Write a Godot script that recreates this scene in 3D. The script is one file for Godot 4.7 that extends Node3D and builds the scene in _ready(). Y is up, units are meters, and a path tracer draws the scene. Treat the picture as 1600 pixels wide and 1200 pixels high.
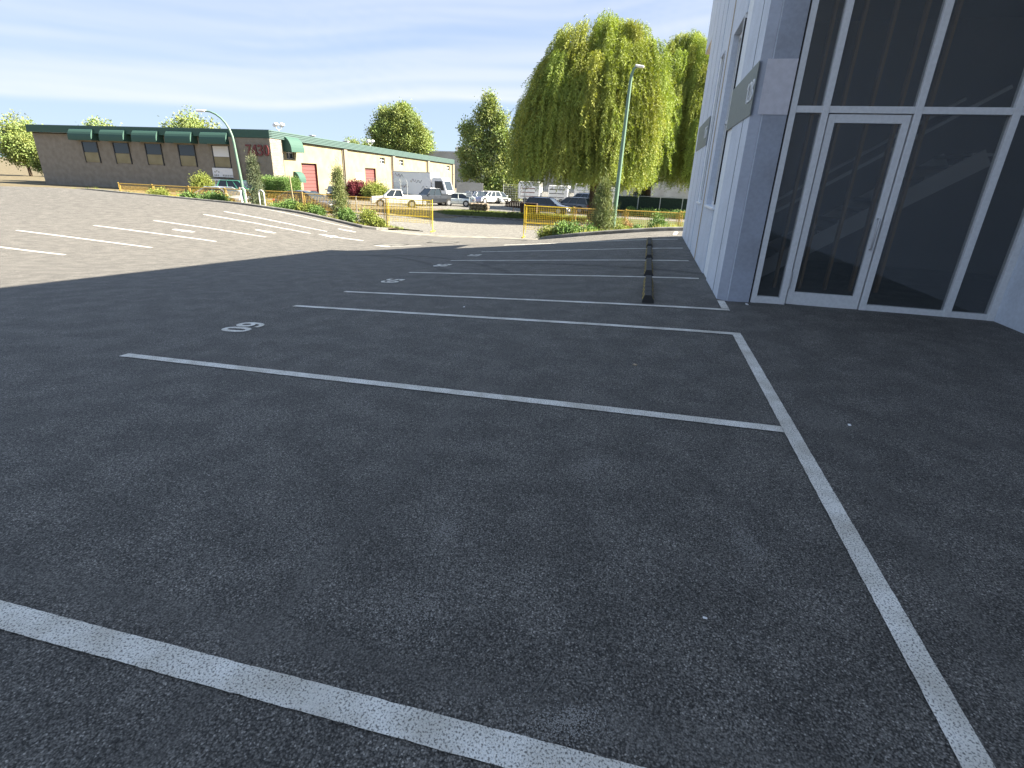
extends Node3D
# A parking lot in the shade of an office building, looking out to a street, a warehouse and two willows.

const TERRAIN := [
	1.20,6.00,-0.000020, -2.00,6.00,-0.000101, -5.00,6.00,-0.000232, -8.00,6.00,-0.000989, -10.50,6.00,0.000815, 1.20,0.00,-0.000109,
	-2.00,0.00,0.000171, -5.00,0.00,0.000348, -8.00,0.00,-0.001358, -10.50,0.00,0.005835, 1.20,-5.00,0.000454, -2.00,-5.00,-0.000488,
	-5.00,-5.00,-0.000184, -8.00,-5.00,-0.000756, -10.50,-5.00,0.000502, 1.20,-10.00,0.001101, -2.00,-10.00,-0.000696, -5.00,-10.00,0.000163,
	-8.00,-10.00,0.000860, -10.50,-10.00,-0.000881, 1.20,-15.00,0.001099, -2.00,-15.00,-0.001151, -5.00,-15.00,-0.000316, -8.00,-15.00,0.001740,
	-10.50,-15.00,-0.002474, 1.20,-19.00,-0.002076, -2.00,-19.00,-0.004768, -5.00,-19.00,0.001146, -8.00,-19.00,0.003383, -10.50,-19.00,-0.005786,
	7.00,6.00,-0.000198, 7.00,-4.00,-0.000132, 7.00,-12.00,-0.001188, 1.20,-20.60,0.006924, 6.00,-19.00,-0.002012, 4.00,-20.60,-0.000213,
	8.00,-20.60,0.002741, -2.00,-20.60,0.006083, 1.20,-24.00,0.002977, 6.00,-24.00,-0.001752, -5.20,-25.00,-0.001866, -4.60,-21.00,-0.000799,
	-1.50,-24.00,-0.005271, -9.00,-25.50,0.000313, -12.00,-26.00,-0.002364, -20.00,-30.50,-0.006509, -15.30,-30.50,0.000251, -12.30,-30.50,0.001349,
	-9.50,-30.50,0.000980, -6.80,-30.50,0.000717, -4.00,-30.50,0.001088, 0.00,-30.50,-0.001520, 4.00,-30.50,0.000118, 10.00,-30.50,-0.000510,
	-26.00,-31.00,-0.002549, -34.00,-31.50,-0.005558, -22.00,-26.50,0.004670, -18.50,-26.60,0.006361, -16.00,-26.50,-0.001377, -27.00,-27.00,0.002849,
	-34.00,-28.00,0.007027, -14.50,-17.00,0.002388, -14.50,-10.00,-0.000191, -20.00,-20.00,-0.002143, -20.00,-10.00,0.000765, -28.00,-18.00,-0.002369,
	-28.00,-8.00,0.000613, -36.00,-16.00,-0.001380, -40.00,-26.00,0.000517, -14.00,0.00,-0.004119, -25.00,2.00,0.000055,
]
const TERRAIN_PLANE := [5.380739, -0.005414, 0.077177]

var M := {}
var taken := {}
var rng := RandomNumberGenerator.new()

# ---------- terrain ----------
func gy(x: float, z: float) -> float:
	var t := clampf((-31.0 - z) / 4.0, 0.0, 1.0)
	t = t * t * (3.0 - 2.0 * t)
	var far := -2.0 + 0.6 * smoothstep(-14.0, -22.0, x) * (1.0 - smoothstep(39.0, 46.0, -z))
	if t >= 1.0:
		return far
	var cx := clampf(x, -42.0, 12.0)
	var cz := clampf(z, -40.0, 8.0)
	var g: float = TERRAIN_PLANE[0] + TERRAIN_PLANE[1] * cx + TERRAIN_PLANE[2] * cz
	for i in range(0, TERRAIN.size(), 3):
		var dx: float = TERRAIN[i] - cx
		var dz: float = TERRAIN[i + 1] - cz
		var r2 := dx * dx + dz * dz
		if r2 > 1e-9:
			g += TERRAIN[i + 2] * r2 * log(r2)
	return g * (1.0 - t) + far * t

func on(x: float, z: float, up := 0.0) -> Vector3:
	return Vector3(x, gy(x, z) + up, z)

# ---------- mesh helpers ----------
func tool() -> SurfaceTool:
	var st := SurfaceTool.new()
	st.begin(Mesh.PRIMITIVE_TRIANGLES)
	return st

func tri(st: SurfaceTool, a: Vector3, b: Vector3, c: Vector3, na: Vector3, nb: Vector3, nc: Vector3) -> void:
	if (c - a).cross(b - a).dot(na + nb + nc) < 0.0:
		var t := b; b = c; c = t
		t = nb; nb = nc; nc = t
	st.set_normal(na); st.add_vertex(a)
	st.set_normal(nb); st.add_vertex(b)
	st.set_normal(nc); st.add_vertex(c)

func quad(st: SurfaceTool, a: Vector3, b: Vector3, c: Vector3, d: Vector3, n := Vector3.ZERO) -> void:
	if n == Vector3.ZERO:
		n = (c - a).cross(b - d).normalized()
	tri(st, a, b, c, n, n, n)
	tri(st, a, c, d, n, n, n)

# box with optionally chamfered edges
func box(st: SurfaceTool, at: Vector3, size: Vector3, turn := Basis.IDENTITY, ch := 0.0) -> void:
	var h := size / 2.0
	if ch <= 0.0:
		for axis in 3:
			for s in [-1.0, 1.0]:
				var n := Vector3.ZERO; n[axis] = s
				var u := Vector3.ZERO; u[(axis + 1) % 3] = h[(axis + 1) % 3]
				var v := Vector3.ZERO; v[(axis + 2) % 3] = h[(axis + 2) % 3]
				var c := n * h[axis]
				quad(st, at + turn * (c - u - v), at + turn * (c + u - v), at + turn * (c + u + v), at + turn * (c - u + v), turn * n)
		return
	ch = minf(ch, minf(h.x, minf(h.y, h.z)) * 0.9)
	var i := h - Vector3.ONE * ch
	for axis in 3:
		var a1 := (axis + 1) % 3
		var a2 := (axis + 2) % 3
		for s in [-1.0, 1.0]:
			var n := Vector3.ZERO; n[axis] = s
			var c := n * h[axis]
			var u := Vector3.ZERO; u[a1] = i[a1]
			var v := Vector3.ZERO; v[a2] = i[a2]
			quad(st, at + turn * (c - u - v), at + turn * (c + u - v), at + turn * (c + u + v), at + turn * (c - u + v), turn * n)
			for s2 in [-1.0, 1.0]:   # edge between +-axis and +-a1
				var e0 := Vector3.ZERO; e0[axis] = s * h[axis]; e0[a1] = s2 * i[a1]
				var e1 := Vector3.ZERO; e1[axis] = s * i[axis]; e1[a1] = s2 * h[a1]
				var nn := Vector3.ZERO; nn[axis] = s; nn[a1] = s2
				quad(st, at + turn * (e0 - v), at + turn * (e0 + v), at + turn * (e1 + v), at + turn * (e1 - v), turn * nn.normalized())
	for sx in [-1.0, 1.0]:
		for sy in [-1.0, 1.0]:
			for sz in [-1.0, 1.0]:
				var sg := Vector3(sx, sy, sz)
				var n := turn * sg.normalized()
				tri(st, at + turn * (sg * Vector3(h.x, i.y, i.z)), at + turn * (sg * Vector3(i.x, h.y, i.z)), at + turn * (sg * Vector3(i.x, i.y, h.z)), n, n, n)

func bx(st: SurfaceTool, x0: float, x1: float, y0: float, y1: float, z0: float, z1: float, ch := 0.0) -> void:
	box(st, Vector3(x0 + x1, y0 + y1, z0 + z1) / 2.0, Vector3(absf(x1 - x0), absf(y1 - y0), absf(z1 - z0)), Basis.IDENTITY, ch)

func side_of(d: Vector3) -> Vector3:
	return (d.cross(Vector3.UP) if absf(d.y) < 0.95 * d.length() else d.cross(Vector3.RIGHT)).normalized()

# a tube through points with a radius at each; round ends closed flat
func tube(st: SurfaceTool, pts: Array, radii: Array, n := 8) -> void:
	var rings := []
	var sd := side_of(pts[1] - pts[0])
	for k in pts.size():
		var d: Vector3 = (pts[mini(k + 1, pts.size() - 1)] - pts[maxi(k - 1, 0)]).normalized()
		sd = (sd - d * sd.dot(d)).normalized()
		var up := d.cross(sd)
		var ring := []
		for j in n:
			var a := TAU * j / n
			ring.append(sd * cos(a) + up * sin(a))
		rings.append(ring)
	for k in pts.size() - 1:
		var p0: Vector3 = pts[k]; var p1: Vector3 = pts[k + 1]
		var r0: float = radii[mini(k, radii.size() - 1)]; var r1: float = radii[mini(k + 1, radii.size() - 1)]
		for j in n:
			var a: Vector3 = rings[k][j]; var b: Vector3 = rings[k][(j + 1) % n]
			var c: Vector3 = rings[k + 1][(j + 1) % n]; var d: Vector3 = rings[k + 1][j]
			tri(st, p0 + a * r0, p0 + b * r0, p1 + c * r1, a, b, c)
			tri(st, p0 + a * r0, p1 + c * r1, p1 + d * r1, a, c, d)
	for e in [0, pts.size() - 1]:
		var nn: Vector3 = (pts[0] - pts[1]).normalized() if e == 0 else (pts[e] - pts[e - 1]).normalized()
		var r: float = radii[mini(e, radii.size() - 1)]
		for j in n:
			tri(st, pts[e], pts[e] + rings[e][j] * r, pts[e] + rings[e][(j + 1) % n] * r, nn, nn, nn)

func rod(st: SurfaceTool, a: Vector3, b: Vector3, r: float, n := 8) -> void:
	tube(st, [a, b], [r, r], n)

# polygon (in x,y of a frame) pushed out along the frame's z
func prism(st: SurfaceTool, poly: PackedVector2Array, frame: Transform3D, depth: float) -> void:
	var idx := Geometry2D.triangulate_polygon(poly)
	for k in range(0, idx.size(), 3):
		for s in 2:
			var n := frame.basis.z * (1.0 if s == 1 else -1.0)
			var o := Vector3(0, 0, depth * s)
			tri(st, frame * (Vector3(poly[idx[k]].x, poly[idx[k]].y, 0) + o), frame * (Vector3(poly[idx[k + 1]].x, poly[idx[k + 1]].y, 0) + o), frame * (Vector3(poly[idx[k + 2]].x, poly[idx[k + 2]].y, 0) + o), n, n, n)
	var area := 0.0
	for k in poly.size():
		area += poly[k].cross(poly[(k + 1) % poly.size()])
	for k in poly.size():
		var p := poly[k]; var q := poly[(k + 1) % poly.size()]
		var e := (q - p).orthogonal().normalized() * (1.0 if area > 0.0 else -1.0)
		var n := (frame.basis * Vector3(e.x, e.y, 0)).normalized()
		quad(st, frame * Vector3(p.x, p.y, 0), frame * Vector3(q.x, q.y, 0), frame * Vector3(q.x, q.y, depth), frame * Vector3(p.x, p.y, depth), n)

# a sheet that lies on the terrain inside an outline given as (x, z)
func drape(poly: PackedVector2Array, up: float, cell: float) -> SurfaceTool:
	var st := tool()
	var lo := poly[0]; var hi := poly[0]
	for p in poly:
		lo = lo.min(p); hi = hi.max(p)
	var heights := {}
	var y := func(v: Vector2) -> Vector3:
		if not heights.has(v):
			heights[v] = gy(v.x, v.y) + up
		return Vector3(v.x, heights[v], v.y)
	var nx := int(ceil((hi.x - lo.x) / cell)); var nz := int(ceil((hi.y - lo.y) / cell))
	for i in nx:
		for j in nz:
			var c := PackedVector2Array([lo + Vector2(i, j) * cell, lo + Vector2(i + 1, j) * cell, lo + Vector2(i + 1, j + 1) * cell, lo + Vector2(i, j + 1) * cell])
			for piece in Geometry2D.intersect_polygons(c, poly):
				var idx := Geometry2D.triangulate_polygon(piece)
				for k in range(0, idx.size(), 3):
					var pa: Vector3 = y.call(piece[idx[k]]); var pb: Vector3 = y.call(piece[idx[k + 1]]); var pc: Vector3 = y.call(piece[idx[k + 2]])
					var n := (pc - pa).cross(pb - pa).normalized()
					if n.y < 0.0: n = -n
					tri(st, pa, pb, pc, n, n, n)
	return st

# a painted stripe from (x0,z0) to (x1,z1)
func stripe(st: SurfaceTool, a: Vector2, b: Vector2, width: float, up := 0.006) -> void:
	var d := (b - a).normalized(); var s := Vector2(-d.y, d.x) * width / 2.0
	var ragged := width > 0.09 and width < 0.125 and maxf(a.y, b.y) > -9.0
	var n := int(maxf(1.0, ceil(a.distance_to(b) / (0.035 if ragged else 0.5))))
	if ragged:
		var e := noise(int(absf(a.y) * 100.0), 0.35, FastNoiseLite.TYPE_SIMPLEX, 3)
		var rows := []
		for k in n + 1:
			var c := a.lerp(b, float(k) / n)
			var l := c - s * (1.0 + 0.05 * e.get_noise_1d(k)); var r := c + s * (1.0 + 0.05 * e.get_noise_1d(k + 900))
			rows.append([on(l.x, l.y, up), on(r.x, r.y, up)])
		for k in n: quad(st, rows[k][0], rows[k + 1][0], rows[k + 1][1], rows[k][1], Vector3.UP)
		return
	for k in n:
		var p := a.lerp(b, float(k) / n); var q := a.lerp(b, float(k + 1) / n)
		quad(st, on((p - s).x, (p - s).y, up), on((q - s).x, (q - s).y, up), on((q + s).x, (q + s).y, up), on((p + s).x, (p + s).y, up), Vector3.UP)

# ---------- object helpers ----------
func numbered(called: String) -> String:
	var k: int = taken.get(called, 0)
	taken[called] = k + 1
	return called if k == 0 else "%s_%03d" % [called, k]

func part(called: String, st: SurfaceTool, m: Material, parent: Node) -> MeshInstance3D:
	var o := MeshInstance3D.new()
	o.name = called
	o.mesh = st.commit()
	o.material_override = m
	parent.add_child(o, true)
	return o

func part_mesh(called: String, mesh: Mesh, m: Material, parent: Node, where := Transform3D.IDENTITY) -> MeshInstance3D:
	var o := MeshInstance3D.new()
	o.name = called
	o.mesh = mesh
	o.material_override = m
	o.transform = where
	parent.add_child(o, true)
	return o

func structure(called: String, st: SurfaceTool, m: Material) -> MeshInstance3D:
	var o := part(numbered(called), st, m, self)
	o.set_meta("kind", "structure")
	return o

func tag(o: Node, label: String, category: String, group := "") -> void:
	o.set_meta("label", label)
	o.set_meta("category", category)
	if group: o.set_meta("group", group)

func thing(called: String, label: String, category: String, at := Vector3.ZERO, turn := 0.0, group := "") -> Node3D:
	var o := Node3D.new()
	o.name = numbered(called)
	add_child(o)
	o.position = at
	o.rotation.y = turn
	tag(o, label, category, group)
	return o

func single(called: String, st: SurfaceTool, m: Material, label: String, category: String, group := "") -> MeshInstance3D:
	var o := part(numbered(called), st, m, self)
	tag(o, label, category, group)
	return o

func copies(called: String, mesh: Mesh, m: Material, places: Array, tints: Array, parent: Node) -> MultiMeshInstance3D:
	var mm := MultiMesh.new()
	mm.transform_format = MultiMesh.TRANSFORM_3D
	mm.use_colors = true
	mm.mesh = mesh
	mm.instance_count = places.size()
	var buf := PackedFloat32Array()
	buf.resize(places.size() * 16)
	for i in places.size():
		var t: Transform3D = places[i]; var c: Color = tints[i]
		var k := i * 16
		buf[k] = t.basis.x.x; buf[k + 1] = t.basis.y.x; buf[k + 2] = t.basis.z.x; buf[k + 3] = t.origin.x
		buf[k + 4] = t.basis.x.y; buf[k + 5] = t.basis.y.y; buf[k + 6] = t.basis.z.y; buf[k + 7] = t.origin.y
		buf[k + 8] = t.basis.x.z; buf[k + 9] = t.basis.y.z; buf[k + 10] = t.basis.z.z; buf[k + 11] = t.origin.z
		buf[k + 12] = c.r; buf[k + 13] = c.g; buf[k + 14] = c.b; buf[k + 15] = 1.0
	mm.buffer = buf
	var o := MultiMeshInstance3D.new()
	o.name = called
	o.multimesh = mm
	o.material_override = m
	o.set_meta("kind", "stuff")
	parent.add_child(o, true)
	return o

func lettering(text: String, height: float, depth := 0.01, bold := true) -> TextMesh:
	var f := SystemFont.new()
	f.font_names = PackedStringArray(["Droid Sans"])
	f.font_weight = 700 if bold else 400
	var t := TextMesh.new()
	t.text = text
	t.font = f
	t.font_size = 64
	t.pixel_size = height / 46.0
	t.depth = depth
	t.curve_step = 2.0
	return t

# ---------- materials ----------
func lin(r: float, g: float, b: float) -> Color:
	return Color(r, g, b).linear_to_srgb()

func mat(r: float, g: float, b: float, rough := 0.8, metal := 0.0) -> StandardMaterial3D:
	var m := StandardMaterial3D.new()
	m.albedo_color = lin(r, g, b)
	m.roughness = rough
	m.metallic = metal
	return m

func noise(seed_: int, freq: float, kind := FastNoiseLite.TYPE_SIMPLEX_SMOOTH, octaves := 4) -> FastNoiseLite:
	var n := FastNoiseLite.new()
	n.seed = seed_
	n.frequency = freq
	n.noise_type = kind
	n.fractal_octaves = octaves
	n.fractal_type = FastNoiseLite.FRACTAL_FBM if octaves > 1 else FastNoiseLite.FRACTAL_NONE
	return n

func noise_tex(n: FastNoiseLite, size: int, lo: Color, hi: Color, sharp := 0.0) -> ImageTexture:
	var im := n.get_seamless_image(size, size)
	im.convert(Image.FORMAT_L8)
	var d := im.get_data()
	var out := PackedByteArray()
	out.resize(size * size * 3)
	var lut := []
	for i in 256:
		var t := i / 255.0
		if sharp > 0.0:
			t = clampf((t - 0.5) * sharp + 0.5, 0.0, 1.0)
		var c := lo.lerp(hi, t)
		lut.append([int(clampf(c.r, 0, 1) * 255), int(clampf(c.g, 0, 1) * 255), int(clampf(c.b, 0, 1) * 255)])
	for i in size * size:
		var l: Array = lut[d[i]]
		out[i * 3] = l[0]; out[i * 3 + 1] = l[1]; out[i * 3 + 2] = l[2]
	return ImageTexture.create_from_image(Image.create_from_data(size, size, false, Image.FORMAT_RGB8, out))

# colour that varies in patches, mapped from three sides
func patchy(m: StandardMaterial3D, tex: Texture2D, per_metre: float, world := true) -> StandardMaterial3D:
	m.albedo_texture = tex
	m.uv1_triplanar = true
	m.uv1_world_triplanar = world
	m.uv1_scale = Vector3.ONE * per_metre
	return m

func with_detail(m: StandardMaterial3D, tex: Texture2D, per_metre: float) -> StandardMaterial3D:
	m.detail_enabled = true
	m.detail_blend_mode = BaseMaterial3D.BLEND_MODE_MUL
	m.detail_albedo = tex
	m.detail_uv_layer = BaseMaterial3D.DETAIL_UV_2
	m.uv2_triplanar = true
	m.uv2_world_triplanar = true
	m.uv2_scale = Vector3.ONE * per_metre
	return m

func leafy(r: float, g: float, b: float, glow := 0.5) -> StandardMaterial3D:
	var m := mat(r, g, b, 0.75)
	m.vertex_color_use_as_albedo = true
	m.cull_mode = BaseMaterial3D.CULL_DISABLED
	m.backlight_enabled = true
	m.backlight = Color(glow, glow, glow * 0.5)
	return m

func _ready() -> void:
	rng.seed = 7430
	set_camera()
	set_light()
	make_materials()
	build_ground()
	build_markings()
	build_office()
	build_warehouse()
	build_backdrop()
	build_fences()
	build_street_things()
	build_vehicles()
	build_plants()
	build_small_things()

func set_camera() -> void:
	var cam := Camera3D.new()
	cam.name = "camera"
	add_child(cam)
	cam.transform = Transform3D(Basis(Vector3(0.96971, 0.03659, -0.24150), Vector3(-0.12224, 0.92869, -0.35012), Vector3(0.21147, 0.36904, 0.90504)), Vector3(0, 1.6, 0))
	cam.fov = 72.57
	cam.near = 0.05
	cam.far = 6000.0
	cam.current = true

func set_light() -> void:
	var sun := DirectionalLight3D.new()
	sun.name = "sun"
	add_child(sun)
	sun.look_at_from_position(Vector3.ZERO, -SUN, Vector3.UP)
	sun.light_energy = 1.6
	sun.light_color = Color(1.0, 0.962, 0.885)
	sun.light_angular_distance = 0.53
	sun.shadow_enabled = true
	var e := Environment.new()
	e.tonemap_mode = Environment.TONE_MAPPER_LINEAR
	e.tonemap_exposure = 5.3
	e.background_mode = Environment.BG_SKY
	var sky := Sky.new()
	var sm := PanoramaSkyMaterial.new()
	sm.panorama = sky_picture()
	sky.sky_material = sm
	e.sky = sky
	e.sdfgi_enabled = true
	e.ssao_enabled = true
	e.ssil_enabled = true
	var w := WorldEnvironment.new()
	w.name = "air"
	w.environment = e
	add_child(w)

const SUN := Vector3(1.0, 0.81, -0.25)

# clear blue air, paler to the horizon, with thin cirrus drawn out in long level streaks
func sky_picture() -> ImageTexture:
	var w := 1440; var h := 720
	var im := Image.create_empty(w, h, false, Image.FORMAT_RGBF)
	var n1 := noise(3, 0.9, FastNoiseLite.TYPE_SIMPLEX_SMOOTH, 4)
	var n2 := noise(11, 2.2, FastNoiseLite.TYPE_SIMPLEX_SMOOTH, 5)
	var n3 := noise(21, 0.6, FastNoiseLite.TYPE_SIMPLEX_SMOOTH, 2)
	for y in h:
		var el := 90.0 - (y + 0.5) / h * 180.0
		var u := clampf(el / 90.0, 0.0, 1.0)
		var air := Color(0.142, 0.178, 0.216).lerp(Color(0.080, 0.116, 0.186), clampf(el / 15.0, 0.0, 1.0)).lerp(Color(0.106, 0.131, 0.170), pow(u, 0.7))
		for x in w:
			var c := air
			if el > 0.0 and el < 60.0:
				var az := TAU * x / w
				var px := cos(az) * 3.0; var py := sin(az) * 3.0
				var wob := n3.get_noise_2d(px * 0.5, py * 0.5) * 3.0
				var e2 := el + wob - 2.2 * sin(az * 2.0 + 0.6)
				var streak := n1.get_noise_3d(px * 0.35, py * 0.35, e2 * 0.42) * 0.5 + 0.5
				var fine := n2.get_noise_3d(px * 0.3, py * 0.3, e2 * 0.7) * 0.5 + 0.5
				var edge := smoothstep(6.7, 7.5, e2) * (1.0 - smoothstep(10.0, 24.0, e2))
				var haze := smoothstep(0.2, 0.75, streak * 0.65 + fine * 0.35)
				var a := clampf(edge * (0.04 + 0.44 * haze), 0.0, 0.65)
				a = maxf(a, smoothstep(6.7, 7.4, e2) * (1.0 - smoothstep(7.4, 9.4, e2)) * (0.25 + 0.65 * fine))
				a = maxf(a, 0.25 * smoothstep(0.52, 0.85, streak) * smoothstep(12.0, 22.0, el) * (1.0 - smoothstep(40.0, 60.0, el)))
				c = c.lerp(Color(0.205, 0.207, 0.213), clampf(a, 0.0, 0.92))
			im.set_pixel(x, y, c)
	return ImageTexture.create_from_image(im)

func make_materials() -> void:
	# asphalt: stones of differing grey in a dark binder, worn in patches
	var size := 1536
	var cells := noise(5, 0.30, FastNoiseLite.TYPE_CELLULAR, 1)
	cells.cellular_return_type = FastNoiseLite.RETURN_CELL_VALUE
	cells.cellular_jitter = 1.0
	var gaps := noise(5, 0.30, FastNoiseLite.TYPE_CELLULAR, 1)
	gaps.cellular_return_type = FastNoiseLite.RETURN_DISTANCE
	gaps.cellular_jitter = 1.0
	var clump := noise(9, 0.14, FastNoiseLite.TYPE_SIMPLEX_SMOOTH, 3)
	var a := cells.get_seamless_image(size, size); a.convert(Image.FORMAT_L8)
	var b := gaps.get_seamless_image(size, size); b.convert(Image.FORMAT_L8)
	var c := clump.get_seamless_image(size, size); c.convert(Image.FORMAT_L8)
	var da := a.get_data(); var db := b.get_data(); var dc := c.get_data()
	var col := PackedByteArray(); col.resize(size * size)
	var hgt := PackedByteArray(); hgt.resize(size * size)
	for i in size * size:
		var stone: float = da[i] / 255.0
		var gap: float = db[i] / 255.0
		var cl: float = dc[i] / 255.0
		var v := 0.50 + 0.38 * (stone - 0.5) - 0.62 * maxf(0.0, gap - 0.35) + 0.26 * (cl - 0.5)
		if stone > 0.965: v += 0.16
		col[i] = int(clampf(v, 0.05, 1.0) * 255.0)
		hgt[i] = int(clampf(0.6 - 0.5 * gap + 0.8 * (cl - 0.5) + 0.25 * (stone - 0.5), 0.0, 1.0) * 255.0)
	var grain := ImageTexture.create_from_image(Image.create_from_data(size, size, false, Image.FORMAT_L8, col))
	var relief := ImageTexture.create_from_image(Image.create_from_data(size, size, false, Image.FORMAT_L8, hgt))
	var wear := noise_tex(noise(31, 0.022, FastNoiseLite.TYPE_SIMPLEX_SMOOTH, 7), 1024, Color(0.85, 0.85, 0.85), Color(1, 1, 1), 2.0)
	var asphalt := mat(0.60, 0.565, 0.515, 0.80)
	patchy(asphalt, grain, 1.0 / 2.7)
	asphalt.heightmap_enabled = true
	asphalt.heightmap_texture = relief
	asphalt.heightmap_scale = 0.4
	with_detail(asphalt, wear, 1.0 / 11.0)
	M.asphalt = asphalt
	var road := mat(0.84, 0.80, 0.72, 0.85)
	patchy(road, grain, 1.0 / 3.7)
	with_detail(road, wear, 1.0 / 9.0)
	M.road = road
	# road paint: white, pitted where stones show through
	var pit := noise(77, 0.17, FastNoiseLite.TYPE_SIMPLEX_SMOOTH, 4)
	var pits := noise_tex(pit, 1024, Color(0, 0, 0), Color(1, 1, 1), 3.0)
	var pd := pits.get_image()
	var arr := pd.get_data()
	for i in range(0, arr.size(), 3):
		var t: float = arr[i] / 255.0
		var v := 235 + int(20.0 * t) if t > 0.012 else int(235.0 - 100.0 * (0.012 - t) / 0.012)
		v = clampi(v, 140, 255)
		arr[i] = v; arr[i + 1] = v; arr[i + 2] = v
	pits = ImageTexture.create_from_image(Image.create_from_data(1024, 1024, false, Image.FORMAT_RGB8, arr))
	var paint := mat(0.88, 0.86, 0.81, 0.75)
	patchy(paint, pits, 1.0 / 1.9)
	paint.heightmap_enabled = true
	paint.heightmap_texture = relief
	paint.heightmap_scale = 0.35
	M.paint = with_detail(paint, noise_tex(noise(41, 0.02, FastNoiseLite.TYPE_SIMPLEX_SMOOTH, 5), 512, Color(0.86, 0.85, 0.83), Color(1, 1, 1), 1.5), 1.0 / 3.0)
	var fine := noise_tex(noise(51, 0.05, FastNoiseLite.TYPE_SIMPLEX_SMOOTH, 5), 512, Color(0.80, 0.80, 0.80), Color(1, 1, 1), 1.3)
	var coarse := noise_tex(noise(52, 0.015, FastNoiseLite.TYPE_SIMPLEX_SMOOTH, 5), 512, Color(0.72, 0.72, 0.70), Color(1, 1, 1), 1.5)
	var soft := noise_tex(noise(53, 0.03, FastNoiseLite.TYPE_SIMPLEX_SMOOTH, 5), 512, Color(0.93, 0.93, 0.93), Color(1, 1, 1), 1.0)
	var broad := noise_tex(noise(54, 0.01, FastNoiseLite.TYPE_SIMPLEX_SMOOTH, 5), 512, Color(0.90, 0.89, 0.87), Color(1, 1, 1), 1.2)
	M.concrete = with_detail(patchy(mat(0.36, 0.34, 0.29, 0.9), fine, 0.8), coarse, 0.15)
	M.kerb = with_detail(patchy(mat(0.25, 0.245, 0.235, 0.9), fine, 1.3), coarse, 0.25)
	M.soil = with_detail(patchy(mat(0.12, 0.085, 0.05, 0.95), fine, 1.6), coarse, 0.5)
	M.dirt = with_detail(patchy(mat(0.20, 0.16, 0.09, 0.95), fine, 0.7), coarse, 0.12)
	M.lawn = with_detail(patchy(mat(0.12, 0.15, 0.035, 0.95), fine, 0.9), coarse, 0.2)
	# office building
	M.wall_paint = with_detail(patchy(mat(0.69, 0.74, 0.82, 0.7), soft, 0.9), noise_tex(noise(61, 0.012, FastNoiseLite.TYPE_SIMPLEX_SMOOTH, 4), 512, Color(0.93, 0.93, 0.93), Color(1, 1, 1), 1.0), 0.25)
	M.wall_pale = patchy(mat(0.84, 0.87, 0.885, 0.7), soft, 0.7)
	M.return_shade = with_detail(patchy(mat(0.40, 0.44, 0.53, 0.6), soft, 0.9), broad, 0.2)  # wall colour darkened: weaker light on the return faces put into the paint
	M.plate = patchy(mat(0.64, 0.63, 0.68, 0.5), soft, 0.6)
	M.band = patchy(mat(0.20, 0.225, 0.215, 0.55), soft, 0.5)
	M.white = mat(0.78, 0.79, 0.80, 0.5)
	M.frame = patchy(mat(0.72, 0.73, 0.74, 0.42), soft, 1.0, false)
	M.gasket = mat(0.012, 0.012, 0.013, 0.6)
	M.caulk = patchy(mat(0.46, 0.37, 0.26, 0.85), fine, 1.5)
	M.soffit = mat(0.40, 0.36, 0.31, 0.8)
	var glass := mat(0.10, 0.12, 0.13, 0.03)
	glass.transparency = BaseMaterial3D.TRANSPARENCY_ALPHA
	glass.albedo_color.a = 0.18
	M.glass = glass
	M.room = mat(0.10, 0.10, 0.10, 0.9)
	M.stair = mat(0.30, 0.30, 0.29, 0.7)
	M.timber = patchy(mat(0.30, 0.19, 0.09, 0.8), fine, 2.0, false)
	M.steel = mat(0.45, 0.46, 0.48, 0.35, 0.8)
	M.rubber = patchy(mat(0.038, 0.038, 0.038, 0.8), fine, 3.0)
	M.yellow = mat(0.62, 0.44, 0.04, 0.6)
	M.fence_yellow = mat(0.72, 0.52, 0.03, 0.45)
	M.fence_worn = mat(0.56, 0.37, 0.08, 0.6)
	M.sealant = mat(0.10, 0.115, 0.14, 0.8)
	M.galvanised = mat(0.50, 0.52, 0.53, 0.45, 0.5)
	M.pole_green = patchy(mat(0.16, 0.27, 0.20, 0.5), fine, 1.0)
	M.rack_white = mat(0.72, 0.72, 0.68, 0.4)
	# warehouse
	M.stucco = with_detail(patchy(mat(0.33, 0.29, 0.18, 0.9), soft, 0.5), broad, 0.09)
	M.block = with_detail(patchy(mat(0.29, 0.26, 0.22, 0.95), soft, 0.8), broad, 0.2)
	M.green_metal = patchy(mat(0.088, 0.142, 0.132, 0.5), soft, 0.4)
	M.awning = patchy(mat(0.036, 0.095, 0.074, 0.7), soft, 0.8)
	M.red_door = patchy(mat(0.165, 0.062, 0.06, 0.6), soft, 0.8)
	M.red_trim = mat(0.14, 0.03, 0.03, 0.5)
	M.dark_glass = mat(0.03, 0.04, 0.05, 0.08)
	M.sign_white = mat(0.75, 0.75, 0.76, 0.6)
	M.pilaster = patchy(mat(0.23, 0.20, 0.155, 0.9), soft, 0.5)
	M.roofing = patchy(mat(0.16, 0.15, 0.14, 0.95), fine, 0.3)
	M.grey_wall = with_detail(patchy(mat(0.46, 0.46, 0.44, 0.85), soft, 0.2), broad, 0.05)
	M.white_wall = with_detail(patchy(mat(0.66, 0.66, 0.64, 0.7), soft, 0.3), broad, 0.1)
	M.screen = patchy(mat(0.012, 0.035, 0.022, 0.8), coarse, 0.5)
	M.stone = with_detail(patchy(mat(0.30, 0.24, 0.18, 0.95), fine, 2.0, false), coarse, 1.0)
	M.brown_wood = patchy(mat(0.065, 0.035, 0.022, 0.8), fine, 1.5, false)
	M.bark = with_detail(patchy(mat(0.12, 0.085, 0.055, 0.95), fine, 1.5), coarse, 0.6)
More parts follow.
